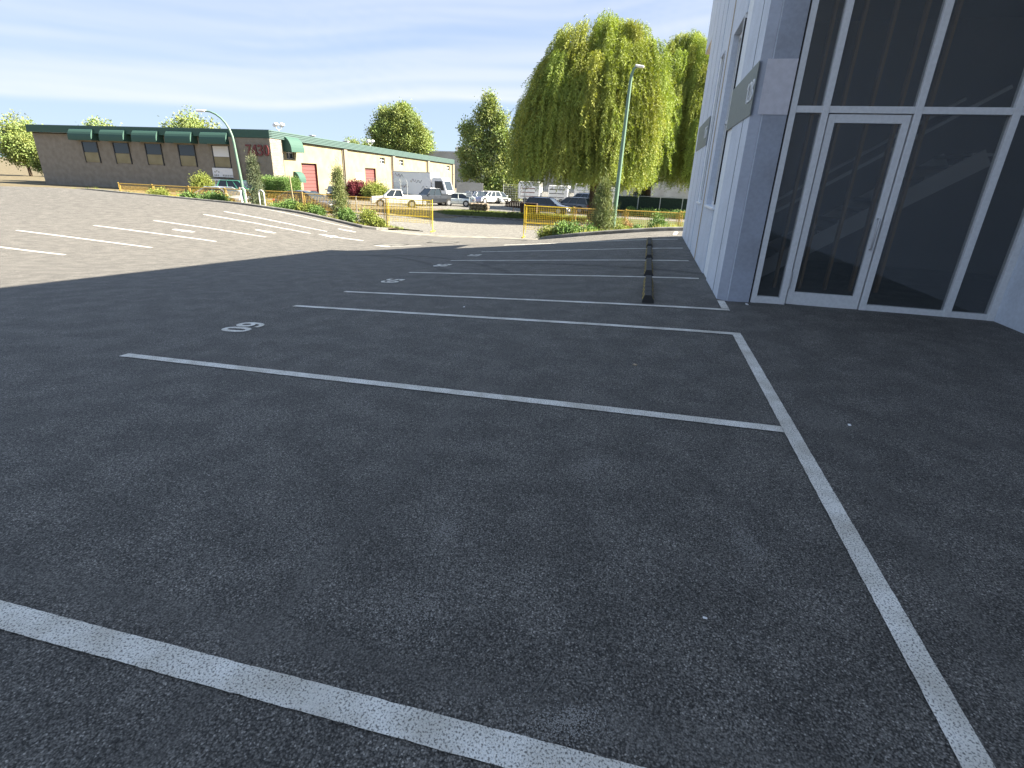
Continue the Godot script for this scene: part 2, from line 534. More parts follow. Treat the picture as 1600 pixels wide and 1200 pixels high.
	M.tyre = mat(0.018, 0.018, 0.019, 0.8)
	M.rim = mat(0.45, 0.46, 0.48, 0.3, 0.7)
	M.lamp_glass = mat(0.75, 0.75, 0.72, 0.2)
	M.tail = mat(0.35, 0.01, 0.01, 0.25)
	M.dark_trim = mat(0.02, 0.02, 0.022, 0.5)
	M.hill = mat(0.10, 0.13, 0.15, 1.0)  # bluish: distance haze put into the colour
	M.tower = mat(0.40, 0.42, 0.45, 0.7)  # blue-grey, with the haze of distance put into the colour

# ---------- the ground ----------
func poly(flat: Array) -> PackedVector2Array:
	var p := PackedVector2Array()
	for i in range(0, flat.size(), 2):
		p.append(Vector2(flat[i], flat[i + 1]))
	return p

const KERB_RIGHT := [12.0, -20.7, -2.4, -20.7, -3.1, -20.85, -3.7, -21.3, -4.1, -22.1, -4.5, -23.6, -4.9, -26.0, -5.2, -29.3, -5.0, -31.6]
const KERB_LEFT := [-13.6, -27.0, -13.9, -26.3, -14.5, -26.0, -15.6, -26.35, -17.0, -26.6, -18.6, -26.6, -22.0, -26.5, -27.0, -27.0, -42.0, -28.0]

func build_ground() -> void:
	# the land, one sheet to the horizon
	var xs := [-3000.0, -1200.0, -500.0, -200.0, -90.0, -60.0]
	for i in 61: xs.append(-45.0 + i)
	xs += [20.0, 30.0, 60.0, 140.0, 400.0, 1200.0, 3000.0]
	var zs := [300.0, 100.0, 40.0, 22.0]
	for i in 50: zs.append(14.0 - i)
	zs += [-40.0, -60.0, -100.0, -200.0, -500.0, -1200.0, -3500.0]
	var hs := []
	for z in zs:
		var row := []
		for x in xs: row.append(Vector3(x, gy(x, z) - 0.09, z))
		hs.append(row)
	var st := tool()
	for j in zs.size() - 1:
		for i in xs.size() - 1:
			quad(st, hs[j][i], hs[j][i + 1], hs[j + 1][i + 1], hs[j + 1][i], Vector3.UP)
	structure("ground", st, M.dirt)
	var lot := [12.0, 10.0, 12.0, -20.7]
	lot += KERB_RIGHT.slice(2, 14)
	lot += [-5.15, -29.3, -6.4, -29.2, -10.0, -26.75, -13.4, -26.4, -13.9, -26.3]
	lot += KERB_LEFT.slice(4)
	lot += [-42.0, 10.0]
	structure("parking_lot", drape(poly(lot), 0.0, 0.75), M.asphalt)
	structure("driveway_apron", drape(poly([-13.6, -27.6, -13.85, -26.35, -13.4, -26.4, -10.0, -26.75, -6.4, -29.2, -5.15, -29.3, -5.1, -30.5, -6.6, -30.3, -10.2, -28.0, -13.0, -27.5]), 0.002, 0.5), M.concrete)
	structure("driveway", drape(poly([-13.6, -27.6, -13.0, -27.5, -10.2, -28.0, -6.6, -30.3, -5.1, -30.5, -4.6, -33.5, -14.6, -33.5]), 0.0, 0.75), M.road)
	structure("street", drape(poly([-130, -33.5, 90, -33.5, 90, -47.0, -130, -47.0]), 0.0, 2.0), M.road)
	var flat := tool()
	quad(flat, Vector3(-46, -1.99, -47), Vector3(40, -1.99, -47), Vector3(40, -1.99, -150), Vector3(-46, -1.99, -150), Vector3.UP)
	structure("neighbour_lot", flat, M.road)
	structure("planting_bed", drape(poly(KERB_RIGHT.slice(0, 16) + [-5.0, -31.6, -4.9, -32.6, 12.0, -32.6]), 0.08, 0.75), M.soil)
	structure("planting_bed", drape(poly(KERB_LEFT + [-42.0, -32.6, -14.2, -32.6]), 0.08, 0.75), M.soil)
	for line in [KERB_RIGHT, KERB_LEFT]:
		structure("kerb", kerb_along(line, 0.16, 0.14), M.kerb)
	for line in [[-130.0, -33.4, -14.5, -33.4, -14.0, -32.6], [-4.8, -32.6, -4.4, -33.4, 90.0, -33.4], [-18.0, -47.1, 90.0, -47.1], [-130.0, -47.1, -33.5, -47.1]]:
		structure("street_kerb", kerb_along(line, 0.16, 0.13), M.kerb)
	# grass verge across the street, with a rounded end
	var v := PackedVector2Array()
	for k in 13:
		var a := PI / 2.0 + PI * k / 12.0
		v.append(Vector2(-16.5 + 4.0 * cos(a), -51.1 + 3.9 * sin(a)))
	v.append(Vector2(20, -55)); v.append(Vector2(20, -47.2))
	structure("grass_verge", drape(v, 0.1, 2.0), M.lawn)
	structure("dry_verge", drape(poly([-110, -47.2, -33.5, -47.2, -31.5, -50.0, -31.5, -52.5, -110, -52.5]), 0.12, 3.0), M.dirt)
	# thin grass on both verges
	var blade := tool()
	rng.seed = 5
	for k in 9:
		var a := rng.randf() * TAU
		var o := Vector3(cos(a), 0, sin(a)) * rng.randf() * 0.12
		var lean := Vector3(rng.randf() - 0.5, 0, rng.randf() - 0.5) * 0.12
		var w := Vector3(cos(a + 1.3), 0, sin(a + 1.3)) * 0.012
		tri(blade, o - w, o + w, o + lean + Vector3(0, rng.randf_range(0.08, 0.17), 0), Vector3.UP, Vector3.UP, Vector3.UP)
	M.tuft = blade.commit()
	M.grass = leafy(0.16, 0.20, 0.045)
	for side in 2:
		var places := []; var tints := []
		for k in 5200 if side == 0 else 4200:
			var x := rng.randf_range(-20.0, -2.0) if side == 0 else rng.randf_range(-55.0, -31.8)
			var z := rng.randf_range(-54.8, -47.4) if side == 0 else rng.randf_range(-52.3, -47.4)
			if side == 0 and x < -16.5 and Vector2((x + 16.5) / 4.0, (z + 51.1) / 3.9).length() > 0.97: continue
			places.append(Transform3D(Basis(Vector3.UP, rng.randf() * TAU).scaled(Vector3.ONE * rng.randf_range(0.7, 1.4)), Vector3(x, -1.9 if side == 0 else -1.88, z)))
			tints.append(Color(1, 1, 1) * rng.randf_range(0.7, 1.3) if side == 0 else Color(1.9, 1.25, 0.9) * rng.randf_range(0.8, 1.3))
		var g := copies("grass" if side == 0 else "dry_grass", M.tuft, M.grass, places, tints, self)
		tag(g, "short mown grass on the verge across the street" if side == 0 else "straw coloured dry grass on the bank across the street", "grass")

func kerb_along(flat: Array, width: float, height: float) -> SurfaceTool:
	var pts := []
	var src := poly(flat)
	for k in src.size() - 1:
		var n := int(maxf(1.0, ceil(src[k].distance_to(src[k + 1]) / 1.0)))
		for j in n: pts.append(src[k].lerp(src[k + 1], float(j) / n))
	pts.append(src[src.size() - 1])
	var st := tool()
	var rows := []
	var prof := [Vector2(0, -0.1), Vector2(0, height - 0.03), Vector2(0.03, height), Vector2(width - 0.02, height), Vector2(width, height - 0.02), Vector2(width, -0.1)]
	for k in pts.size():
		var d: Vector2 = (pts[mini(k + 1, pts.size() - 1)] - pts[maxi(k - 1, 0)]).normalized()
		var s := Vector2(-d.y, d.x)
		var row := []
		for p in prof:
			var q: Vector2 = pts[k] + s * (p.x - width / 2.0)
			row.append(Vector3(q.x, gy(pts[k].x, pts[k].y) + p.y, q.y))
		rows.append(row)
	for k in rows.size() - 1:
		for j in prof.size() - 1:
			var n: Vector3 = (rows[k + 1][j] - rows[k][j]).cross(rows[k][j + 1] - rows[k][j]).normalized()
			var out: Vector3 = rows[k][j] - Vector3(pts[k].x, rows[k][j].y - 0.05, pts[k].y)
			if n.dot(out) < 0.0: n = -n
			quad(st, rows[k][j], rows[k + 1][j], rows[k + 1][j + 1], rows[k][j + 1], n)
	return st

func build_markings() -> void:
	var lot := get_node("parking_lot")
	var lines := [
		[-4.9, -1.0, 1.12, -1.05, 0.105], [-4.68, -3.72, 1.12, -3.72, 0.10], [-4.68, -6.33, 1.22, -6.33, 0.10], [-4.65, -7.61, 1.26, -7.61, 0.10],
		[-4.64, -10.11, 1.05, -10.11, 0.10], [-4.62, -12.52, 1.02, -12.52, 0.10], [-4.55, -14.92, 1.02, -14.92, 0.10], [-4.5, -17.3, 1.0, -17.3, 0.10],
		[1.17, -6.28, 1.17, 1.5, 0.10], [1.21, -7.66, 1.21, -8.2, 0.10], [0.95, -18.6, 1.05, -19.7, 0.12],
		[-19.9, -22.5, -14.4, -22.5, 0.10], [-19.9, -21.2, -14.4, -21.2, 0.10], [-19.9, -18.5, -14.6, -18.5, 0.10], [-19.9, -15.9, -14.6, -15.9, 0.10], [-19.9, -13.3, -14.6, -13.3, 0.10],
		[-19.9, -10.7, -14.6, -10.7, 0.10], [-19.9, -25.2, -14.6, -25.2, 0.10],
	]
	for l in lines:
		var st := tool()
		stripe(st, Vector2(l[0], l[1]), Vector2(l[2], l[3]), l[4], 0.006 if absf(l[2] - l[0]) > 0.5 else 0.009)
		part("parking_line", st, M.paint, lot)
	for t in [["60", -5.03], ["59", -8.90], ["58", -11.45], ["57", -13.85]]:
		var p := on(-4.44, t[1], 0.006)
		var up := Vector3(-(gy(-4.24, t[1]) - gy(-4.64, t[1])) / 0.4, 1.0, -(gy(-4.44, t[1] + 0.2) - gy(-4.44, t[1] - 0.2)) / 0.4).normalized()
		var right := (Vector3(0, 0, 1) - up * up.z).normalized()
		var b := Basis(right, up.cross(right), up)
		part_mesh("stall_number", lettering(t[0], 0.33, 0.004), M.paint, lot, Transform3D(b, p))
	# tyre tracks swung through the aisle, and thin scrapes in the near stalls
	var track := (M.asphalt as StandardMaterial3D).duplicate() as StandardMaterial3D
	track.albedo_color = lin(0.46, 0.432, 0.395)
	for q in [[-9.5, -14.6, -4.2, 2.2], [-8.3, -14.4, -4.0, 2.0], [-3.6, -12.0, 1.4, 0.9]]:
		var st := tool()
		var old := Vector2(q[0], q[1])
		for k in range(1, 13):
			var u := k / 12.0
			var now := Vector2(lerpf(q[0], q[0] + 6.0, u), q[1] + q[3] * 2.2 * u * u)
			stripe(st, old, now, 0.17 + 0.02 * sin(k * 1.9), 0.003)
			old = now
		part("tyre_track", st, track, lot)
	rng.seed = 17
	var scr := tool()
	for k in 26:
		var p := Vector2(rng.randf_range(-3.2, 1.0), rng.randf_range(-5.5, -1.2))
		var a := rng.randf() * TAU
		var l := rng.randf_range(0.03, 0.11)
		for j in 3:
			var n := p + Vector2(cos(a), sin(a)) * l
			stripe(scr, p, n, rng.randf_range(0.0025, 0.005), 0.006)
			p = n; a += rng.randf_range(-0.35, 0.35)
	part("scrapes", scr, M.kerb, lot).set_meta("kind", "stuff")
	# pale dust scuffs: scattered specks of grit rubbed into the surface
	var dust := mat(0.27, 0.26, 0.245, 0.9)
	var spots := [[-0.76, -1.99], [-0.52, -1.95], [-0.7, -4.55], [-0.72, -3.54], [0.71, -2.21], [0.66, -2.31], [-0.74, -1.49], [-0.04, -1.18], [-0.17, -1.15], [0.05, -4.67], [-1.72, -4.56], [0.31, -3.4], [-1.9, -3.17], [-1.4, -1.74], [-0.02, -2.56], [0.49, -2.57], [-1.24, -2.27], [-0.82, -2.86], [0.95, -8.41], [1.1, -8.33], [-0.65, -4.97], [-0.16, -2.81], [2.0, -5.2], [1.9, -2.6], [-3.4, -1.9]]
	var fl := tool()
	for q in spots:
		var wide := rng.randf_range(0.06, 0.2) * (0.7 + 0.12 * absf(q[1]))
		var turn := rng.randf() * PI
		var thin := rng.randf_range(0.2, 0.9)
		var hy := gy(q[0], q[1]); var hx := (gy(q[0] + 0.3, q[1]) - hy) / 0.3; var hz := (gy(q[0], q[1] + 0.3) - hy) / 0.3
		for k in int(rng.randf_range(350, 1000)):
			var g := Vector2(rng.randfn() * wide, rng.randfn() * wide * thin).rotated(turn) + Vector2(sin(k * 2.4), cos(k * 1.7)) * wide * 0.5
			var c := Vector3(q[0] + g.x, hy + hx * g.x + hz * g.y + 0.0035, q[1] + g.y)
			var r := rng.randf_range(0.0015, 0.0042)
			var a := rng.randf() * TAU
			tri(fl, c + Vector3(cos(a), 0, sin(a)) * r, c + Vector3(cos(a + 2.2), 0, sin(a + 2.2)) * r, c + Vector3(cos(a + 4.1), 0, sin(a + 4.1)) * r, Vector3.UP, Vector3.UP, Vector3.UP)
	part("dust_scuffs", fl, dust, lot).set_meta("kind", "stuff")
	# direction arrow and two worn marks in the sunlit aisle
	for a in [[-12.5, -21.4, 1.0], [-9.2, -20.2, 0.9]]:
		var st := tool()
		stripe(st, Vector2(a[0] - 0.9 * a[2], a[1]), Vector2(a[0] + 0.5 * a[2], a[1] - 0.1), 0.15)
		var q := [Vector2(a[0] - 0.85, a[1] - 0.3), Vector2(a[0] - 0.85, a[1] + 0.3), Vector2(a[0] - 1.7, a[1])]
		var w := []
		for p in q: w.append(on(p.x, p.y, 0.006))
		tri(st, w[0], w[1], w[2], Vector3.UP, Vector3.UP, Vector3.UP)
		part("arrow_marking", st, M.paint, lot)
	for a in [[-15.6, -19.8], [-14.2, -23.9], [-17.2, -17.2]]:
		var st := tool()
		stripe(st, Vector2(a[0] - 0.45, a[1]), Vector2(a[0] + 0.45, a[1]), 0.2)
		stripe(st, Vector2(a[0] + 0.1, a[1] - 0.2), Vector2(a[0] + 0.1, a[1] + 0.2), 0.1, 0.009)
		part("painted_mark", st, M.paint, lot)

# ---------- the office building on the right ----------
const WX := 1.17     # its long wall
func build_office() -> void:
	var o := thing("office_building", "pale blue concrete office building with grey number bands and glass entrance", "building")
	# lower storeys: panels of the long wall, split by reveals, windows and an open joint
	var cuts := [[-8.32, -8.90], [-8.97, -10.05], [-10.05, -10.78], [-12.25, -12.80], [-12.98, -13.45], [-14.35, -14.62], [-14.62, -15.55], [-15.63, -16.9], [-16.98, -18.3]]
	for i in cuts.size():
		var st := tool()
		var z0: float = cuts[i][0]; var z1: float = cuts[i][1]
		if i == 0:   # chamfered corner to the entrance wall
			prism(st, poly([WX, -8.37, WX, z1, 1.6, z1, 1.6, -8.27, 1.29, -8.25]), Transform3D(Basis(Vector3(1, 0, 0), Vector3(0, 0, 1), Vector3(0, 1, 0)), Vector3(0, -0.3, 0)), 5.77)
		else:
			bx(st, WX + (0.02 if i == 2 or i == 5 else 0.0), 1.45, -0.3, 5.45, z0, z1)
		part("wall_panel", st, M.wall_pale if i == 2 or i == 5 else M.wall_paint, o)
	# sealed joints between panels
	for z in [[-8.90, -8.97], [-15.55, -15.63], [-16.9, -16.98]]:
		var sl := tool()
		bx(sl, WX + 0.003, 1.4, -0.3, 5.45, z[0], z[1])
		part("panel_joint", sl, M.sealant, o)
	var core := tool()
	bx(core, 1.31, 1.44, -0.3, 5.44, -8.6, -12.84)
	part("wall_core", core, M.wall_paint, o)
	var joint := tool()
	bx(joint, WX - 0.004, 1.4, -0.3, 8.3, -12.80, -12.98)
	part("joint_sealant", joint, M.caulk, o)
	# two tall recessed windows
	for w in [[-10.78, -12.25], [-13.45, -14.35]]:
		var below := tool()
		bx(below, WX, 1.45, -0.3, 1.2, w[0] - 0.001, w[1] + 0.001)
		part("wall_panel", below, M.wall_paint, o)
		var above := tool()
		bx(above, WX, 1.45, 4.23, 5.45, w[0] - 0.001, w[1] + 0.001)
		part("wall_panel", above, M.wall_paint, o)
		var f := Node3D.new()
		f.name = "window"
		o.add_child(f, true)
		var fr := tool()
		bx(fr, WX - 0.012, WX + 0.05, 1.2, 4.2, w[0] - 0.01, w[0] - 0.07)
		bx(fr, WX + 0.10, WX + 0.16, 1.2, 4.2, w[1] + 0.06, w[1] + 0.01)
		bx(fr, WX + 0.10, WX + 0.16, 1.2, 1.27, w[0] - 0.061, w[1] + 0.061)
		bx(fr, WX + 0.10, WX + 0.16, 4.13, 4.2, w[0] - 0.061, w[1] + 0.061)
		bx(fr, WX + 0.10, WX + 0.16, 2.7, 2.76, w[0] - 0.061, w[1] + 0.061)
		part("frame", fr, M.frame, f)
		var gk := tool()
		bx(gk, WX - 0.006, WX + 0.04, 1.25, 4.15, w[0] - 0.001, w[0] - 0.0095)
		part("gasket", gk, M.gasket, f)
		var gl := tool()
		bx(gl, WX + 0.125, WX + 0.135, 1.25, 4.15, w[0] - 0.05, w[1] + 0.05)
		part("pane", gl, M.glass, f)
		var sill := tool()
		bx(sill, WX - 0.04, WX + 0.1, 1.155, 1.195, w[0] + 0.04, w[1] - 0.02, 0.006)
		part("sill", sill, M.white, f)
	# number bands
	for b in [[-8.12, -10.76, "128"], [-14.58, -17.7, "126"]]:
		var st := tool()
		bx(st, WX - 0.012, WX - 0.002, 2.47, 3.1, b[0] - (0.2 if b[2] == "128" else 0.0), b[1])
		var bd := part("number_band", st, M.band, o)
		part_mesh("lettering", lettering(b[2], 0.25, 0.012, false), M.white, bd, Transform3D(Basis(Vector3(0, 0, 1), Vector3(0, 1, 0), Vector3(-1, 0, 0)), Vector3(WX - 0.019, 2.78, b[0] - 0.52)))
	# entrance wall, facing the camera
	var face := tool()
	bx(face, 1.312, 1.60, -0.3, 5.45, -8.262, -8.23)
	part("return_panel", face, M.return_shade, o)
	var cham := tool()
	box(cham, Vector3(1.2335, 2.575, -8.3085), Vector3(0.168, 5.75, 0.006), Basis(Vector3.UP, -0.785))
	part("corner_chamfer", cham, M.return_shade, o)  # thin overlay, its darker colour stands for the chamfer being less lit
	var pl := tool()
	bx(pl, 1.24, 1.60, 2.47, 3.1, -8.2265, -8.2215)
	part("return_plate", pl, M.plate, o)
	var seam := tool()
	bx(seam, 1.300, 1.312, -0.3, 5.45, -8.27, -8.255)
	part("corner_seam", seam, M.gasket, o)
	# storefront: mullions, panes, door
	var front := Node3D.new()
	front.name = "storefront"
	o.add_child(front)
	for x in [[1.625, 1.70], [2.01, 2.09], [3.06, 3.14], [4.1, 4.18], [4.62, 4.70]]:
		var st := tool()
		bx(st, x[0], x[1], 0.0, 4.6, -8.36, -8.24, 0.004)
		part("mullion", st, M.frame, front)
	var gap := tool()
	bx(gap, 1.602, 1.624, -0.3, 4.6, -8.36, -8.27)
	part("joint", gap, M.gasket, front)
	var xs := [1.70, 2.01, 2.09, 3.06, 3.14, 4.1, 4.18, 4.62]
	for i in range(0, 8, 2):
		for lv in [[0.0, 0.10], [2.50, 2.58], [4.52, 4.6]]:
			if i == 2 and lv[0] == 0.0: continue
			var st := tool()
			bx(st, xs[i], xs[i + 1], lv[0], lv[1], -8.35, -8.25, 0.003)
			part("transom", st, M.frame, front)
		for lv in [[0.1, 2.5], [2.58, 4.52]]:
			if i == 2 and lv[0] < 1.0: continue
			var st := tool()
			bx(st, xs[i], xs[i + 1], lv[0], lv[1], -8.305, -8.297)
			part("pane", st, M.glass, front)
	var door := Node3D.new()
	door.name = "door"
	o.add_child(door)
	var df := tool()
	bx(df, 2.105, 2.19, 0.02, 2.49, -8.335, -8.265, 0.004)
	bx(df, 2.96, 3.045, 0.02, 2.49, -8.335, -8.265, 0.004)
	bx(df, 2.19, 2.96, 0.02, 0.20, -8.334, -8.266)
	bx(df, 2.19, 2.96, 2.39, 2.489, -8.334, -8.266)
	part("door_frame", df, M.frame, door)
	var dg := tool()
	bx(dg, 2.19, 2.96, 0.20, 2.39, -8.304, -8.298)
	part("pane", dg, M.glass, door)
	var hinge := tool()
	rod(hinge, Vector3(2.10, 0.25, -8.25), Vector3(2.10, 0.48, -8.25), 0.014)
	part("hinge", hinge, M.steel, door)
	var hd := tool()
	tube(hd, [Vector3(2.99, 0.85, -8.265), Vector3(2.99, 0.85, -8.21), Vector3(2.99, 1.25, -8.21), Vector3(2.99, 1.25, -8.265)], [0.012, 0.012, 0.012, 0.012])
	part("handle", hd, M.steel, door)
	# behind the glass: an unlit room with a stair
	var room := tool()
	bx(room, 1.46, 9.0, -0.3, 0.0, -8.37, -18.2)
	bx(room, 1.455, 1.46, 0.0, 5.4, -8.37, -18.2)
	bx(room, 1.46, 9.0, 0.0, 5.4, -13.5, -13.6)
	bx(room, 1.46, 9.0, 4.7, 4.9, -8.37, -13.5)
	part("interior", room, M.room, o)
	var stair := tool()
	for k in 12:
		bx(stair, 1.75 + k * 0.27, 2.05 + k * 0.27, 0.17 + k * 0.18, 0.21 + k * 0.18, -10.2, -11.4)
	for z in [-10.18, -11.42]:
		box(stair, Vector3(3.3, 1.05, z), Vector3(3.9, 0.26, 0.05), Basis(Vector3(0, 0, 1), atan2(0.18, 0.27)))
		box(stair, Vector3(3.3, 2.0, z), Vector3(3.9, 0.05, 0.05), Basis(Vector3(0, 0, 1), atan2(0.18, 0.27)))
	part("stair", stair, M.stair, o)
	var studs := tool()
	for k in 5:
		bx(studs, 2.2 + k * 0.4, 2.24 + k * 0.4, 0.0, 4.6, -9.6 - k * 0.05, -9.7 - k * 0.05)
	part("wall_stud", studs, M.timber, o)
	# unseen side wall added to shade the near lot, and the far end wall
	var sidew := tool()
	bx(sidew, 4.7, 4.95, -0.3, ROOF, -8.25, 9.0)
	part("added_side_wall", sidew, M.wall_paint, o)
	var endw := tool()
	bx(endw, 1.46, 9.0, -0.3, ROOF, -18.2, -18.3)
	part("end_wall", endw, M.wall_paint, o)
	var backw := tool()
	bx(backw, 9.0, 9.2, -0.3, ROOF, -18.3, 9.0)
	part("back_wall", backw, M.wall_paint, o)
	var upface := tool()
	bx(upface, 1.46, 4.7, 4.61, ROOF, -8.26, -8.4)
	part("return_panel", upface, M.return_shade, o)
	# upper storey, with a thin wing wall carried out past the far end
	var uz := [-8.25, -8.94, -12.79]
	for i in uz.size() - 1:
		var st := tool()
		bx(st, WX, 1.45, 5.452, ROOF, uz[i] - 0.008, uz[i + 1] + 0.008)
		part("upper_panel", st, M.wall_paint, o)
	for z in [[-12.98, -14.31], [-14.38, -15.55], [-15.63, -16.9], [-16.98, -18.05], [-18.12, -20.4]]:
		var st := tool()
		bx(st, WX, 1.45 if z[0] > -18.0 else 1.63, 5.452 if z[0] > -18.0 else 5.472, ROOF, z[0], z[1])
		part("upper_panel", st, M.wall_paint, o)
	var wing := tool()
	bx(wing, WX + 0.01, 1.62, 5.452, 5.47, -18.3, -20.4)
	part("soffit", wing, M.soffit, o)
	var rf := tool()
	prism(rf, poly([1.45, -8.3, 4.7, -8.3, 4.7, 9.0, 9.2, 9.0, 9.2, -18.3, 1.45, -18.3]), Transform3D(Basis(Vector3(1, 0, 0), Vector3(0, 0, 1), Vector3(0, 1, 0)), Vector3(0, ROOF - 0.5, 0)), 0.2)
	part("roof", rf, M.roofing, o)
	var can := tool()
	bx(can, WX, 4.7, ROOF - 0.4, ROOF, -8.25, 5.0)  # unseen slab, added to block sun from a patch of the left lot
	part("shade_canopy", can, M.wall_paint, o)
	var cap := tool()
	bx(cap, WX - 0.02, 1.65, ROOF, ROOF + 0.05, -8.25, -20.42)
	part("parapet_cap", cap, M.plate, o)

const ROOF := 8.7

# ---------- the warehouse across the street ----------
func build_warehouse() -> void:
	var wx := -48.8
	var o := thing("warehouse", "long beige stucco warehouse with green metal parapet and red roller doors", "building")
	var drop := func(z: float) -> float: return (z + 64.6) * 0.0163   # its roof line steps down with the street
	var zs := [-64.6, -66.95, -83.0, -100.5, -117.9, -134.0]
	# long wall with openings: [z0, z1, y0, y1, kind]
	var holes := [[-71.3, -75.1, -2.0, 2.25, "roller"], [-68.2, -69.9, 2.7, 4.1, "window"], [-69.4, -70.6, -2.0, 0.2, "door"], [-89.6, -93.5, -2.0, 2.0, "roller"], [-95.3, -97.3, 2.9, 3.9, "window"], [-103.5, -105.4, 2.75, 3.8, "window"], [-129.8, -132.0, 2.3, 3.4, "window"], [-121.0, -124.5, -2.0, 1.7, "roller"]]
	for i in range(1, 5):
		var z0: float = zs[i] - 0.5; var z1: float = zs[i + 1] + 0.5
		var edges := [z0, z1]
		for h in holes:
			if h[0] < z0 and h[1] > z1: edges += [h[0], h[1]]
		edges.sort(); edges.reverse()
		var st := tool()
		for k in edges.size() - 1:
			var a: float = edges[k]; var b: float = edges[k + 1]
			var spans := [[-2.2, 4.95]]
			for h in holes:
				if h[0] >= b + 0.01 and h[1] <= a - 0.01:
					var more := []
					for s in spans:
						if h[2] > s[0] and h[3] < s[1]: more += [[s[0], h[2]], [h[3], s[1]]]
						elif h[3] < s[1] and h[3] > s[0]: more += [[h[3], s[1]]]
						else: more += [s]
					spans = more
			for s in spans:
				var ta: float = s[1]; var tb: float = s[1]
				if s[1] > 4.9:
					ta += drop.call(a); tb += drop.call(b)
				var y0: float = s[0]
				quad(st, Vector3(wx, y0, a), Vector3(wx, y0, b), Vector3(wx, tb, b), Vector3(wx, ta, a), Vector3.RIGHT)
		part("bay_wall", st, M.stucco, o)
	for h in holes:
		var rec := tool()     # reveals
		var d := 0.35
		quad(rec, Vector3(wx, h[2], h[1]), Vector3(wx - d, h[2], h[1]), Vector3(wx - d, h[3], h[1]), Vector3(wx, h[3], h[1]), Vector3(0, 0, 1))
		quad(rec, Vector3(wx, h[2], h[0]), Vector3(wx - d, h[2], h[0]), Vector3(wx - d, h[3], h[0]), Vector3(wx, h[3], h[0]), Vector3(0, 0, -1))
		quad(rec, Vector3(wx, h[3], h[0]), Vector3(wx, h[3], h[1]), Vector3(wx - d, h[3], h[1]), Vector3(wx - d, h[3], h[0]), Vector3(0, -1, 0))
		quad(rec, Vector3(wx, h[2], h[0]), Vector3(wx, h[2], h[1]), Vector3(wx - d, h[2], h[1]), Vector3(wx - d, h[2], h[0]), Vector3(0, 1, 0))
		var n := Node3D.new()
		n.name = {"roller": "roller_door", "window": "window", "door": "door"}[h[4]]
		o.add_child(n, true)
		part("reveal", rec, M.red_trim if h[4] != "window" else M.stucco, n)
		if h[4] == "roller":
			var cnt := 9
			for k in cnt:
				var st := tool()
				bx(st, wx - 0.42, wx - 0.33, lerpf(h[2], h[3], k / float(cnt)) + 0.015, lerpf(h[2], h[3], (k + 1.0) / cnt) - 0.015, h[0], h[1], 0.02)
				part("slat", st, M.red_door, n)
			var back := tool()
			bx(back, wx - 0.5, wx - 0.41, h[2], h[3], h[0], h[1])
			part("backing", back, M.red_trim, n)
		elif h[4] == "door":
			var st := tool()
			bx(st, wx - 0.3, wx - 0.22, h[2], h[3], h[0], h[1])
			part("leaf", st, M.red_door, n)
		else:
			var gl := tool()
			bx(gl, wx - 0.32, wx - 0.29, h[2], h[3], h[0], h[1])
			part("pane", gl, M.dark_glass, n)
			var fr := tool()
			for t in [0.0, 0.5, 1.0]:
				var zc: float = lerpf(h[0], h[1], t)
				bx(fr, wx - 0.29, wx - 0.24, h[2], h[3], zc - 0.04, zc + 0.04)
			for t in [0.0, 0.55, 1.0]:
				var yc: float = lerpf(h[2], h[3], t)
				bx(fr, wx - 0.285, wx - 0.235, yc - 0.04, yc + 0.04, h[0], h[1])
			part("frame", fr, M.sign_white, n)
	# pilasters
	for i in range(2, 6):
		var st := tool()
		var z: float = zs[i]
		bx(st, wx - 0.4, wx + 0.35, -2.2, 4.9 + drop.call(z), z + 0.45, z - 0.55)
		part("pilaster", st, M.pilaster, o)
		var pipe := tool()
		rod(pipe, Vector3(wx + 0.1, -2.0, z + 0.6), Vector3(wx + 0.1, 4.8 + drop.call(z), z + 0.6), 0.07, 6)
		part("downpipe", pipe, M.pilaster, o)
	# block corner pier and front wall
	var pier := tool()
	bx(pier, wx - 6.0, wx + 0.3, -2.2, 5.0, -64.6, -66.9)
	part("corner_pier", pier, M.block, o)
	var corner_pipe := tool()
	rod(corner_pipe, Vector3(wx + 0.12, -2.0, -67.1), Vector3(wx + 0.12, 4.9, -67.1), 0.09, 6)
	part("downpipe", corner_pipe, M.dark_trim, o)
	var blocks := tool()
	for r in 35:
		for k in 6:
			var z := -64.62 - 0.4 * k - (0.2 if r % 2 else 0.0)
			var z2 := maxf(z - 0.385, -66.9)
			if z - z2 > 0.05: bx(blocks, wx + 0.3, wx + 0.312 + 0.008 * ((r * 7 + k * 3) % 3), -2.0 + r * 0.2, -2.0 + r * 0.2 + 0.185, z, z2)
		for k in 10:
			var x := wx + 0.28 - 0.4 * k - (0.2 if r % 2 else 0.0)
			bx(blocks, x - 0.385, x, -2.0 + r * 0.2, -2.0 + r * 0.2 + 0.185, -64.6, -64.588 + 0.008 * ((r * 5 + k * 3) % 3))
	part("block_courses", blocks, M.block, o).set_meta("kind", "stuff")
	# sloping side of the pier, then the front to the left with its window bays
	var fin := tool()
	prism(fin, poly([0.0, -2.2, 0.9, -2.2, -0.1, 5.0, -0.6, 5.0]), Transform3D(Basis.IDENTITY, Vector3(wx - 4.9, 0, -64.6)), 0.5)
	part("sloped_fin", fin, M.pilaster, o)
	var front := tool()
	bx(front, wx - 40.0, wx - 5.9, -2.2, 5.0, -65.2, -66.0)
	bx(front, wx - 40.0, wx - 6.0, 4.9, 5.05, -65.2, -134.0)
	part("front_wall", front, M.block, o)
	var fx := [-56.4, -61.9, -67.4, -72.9, -78.4]
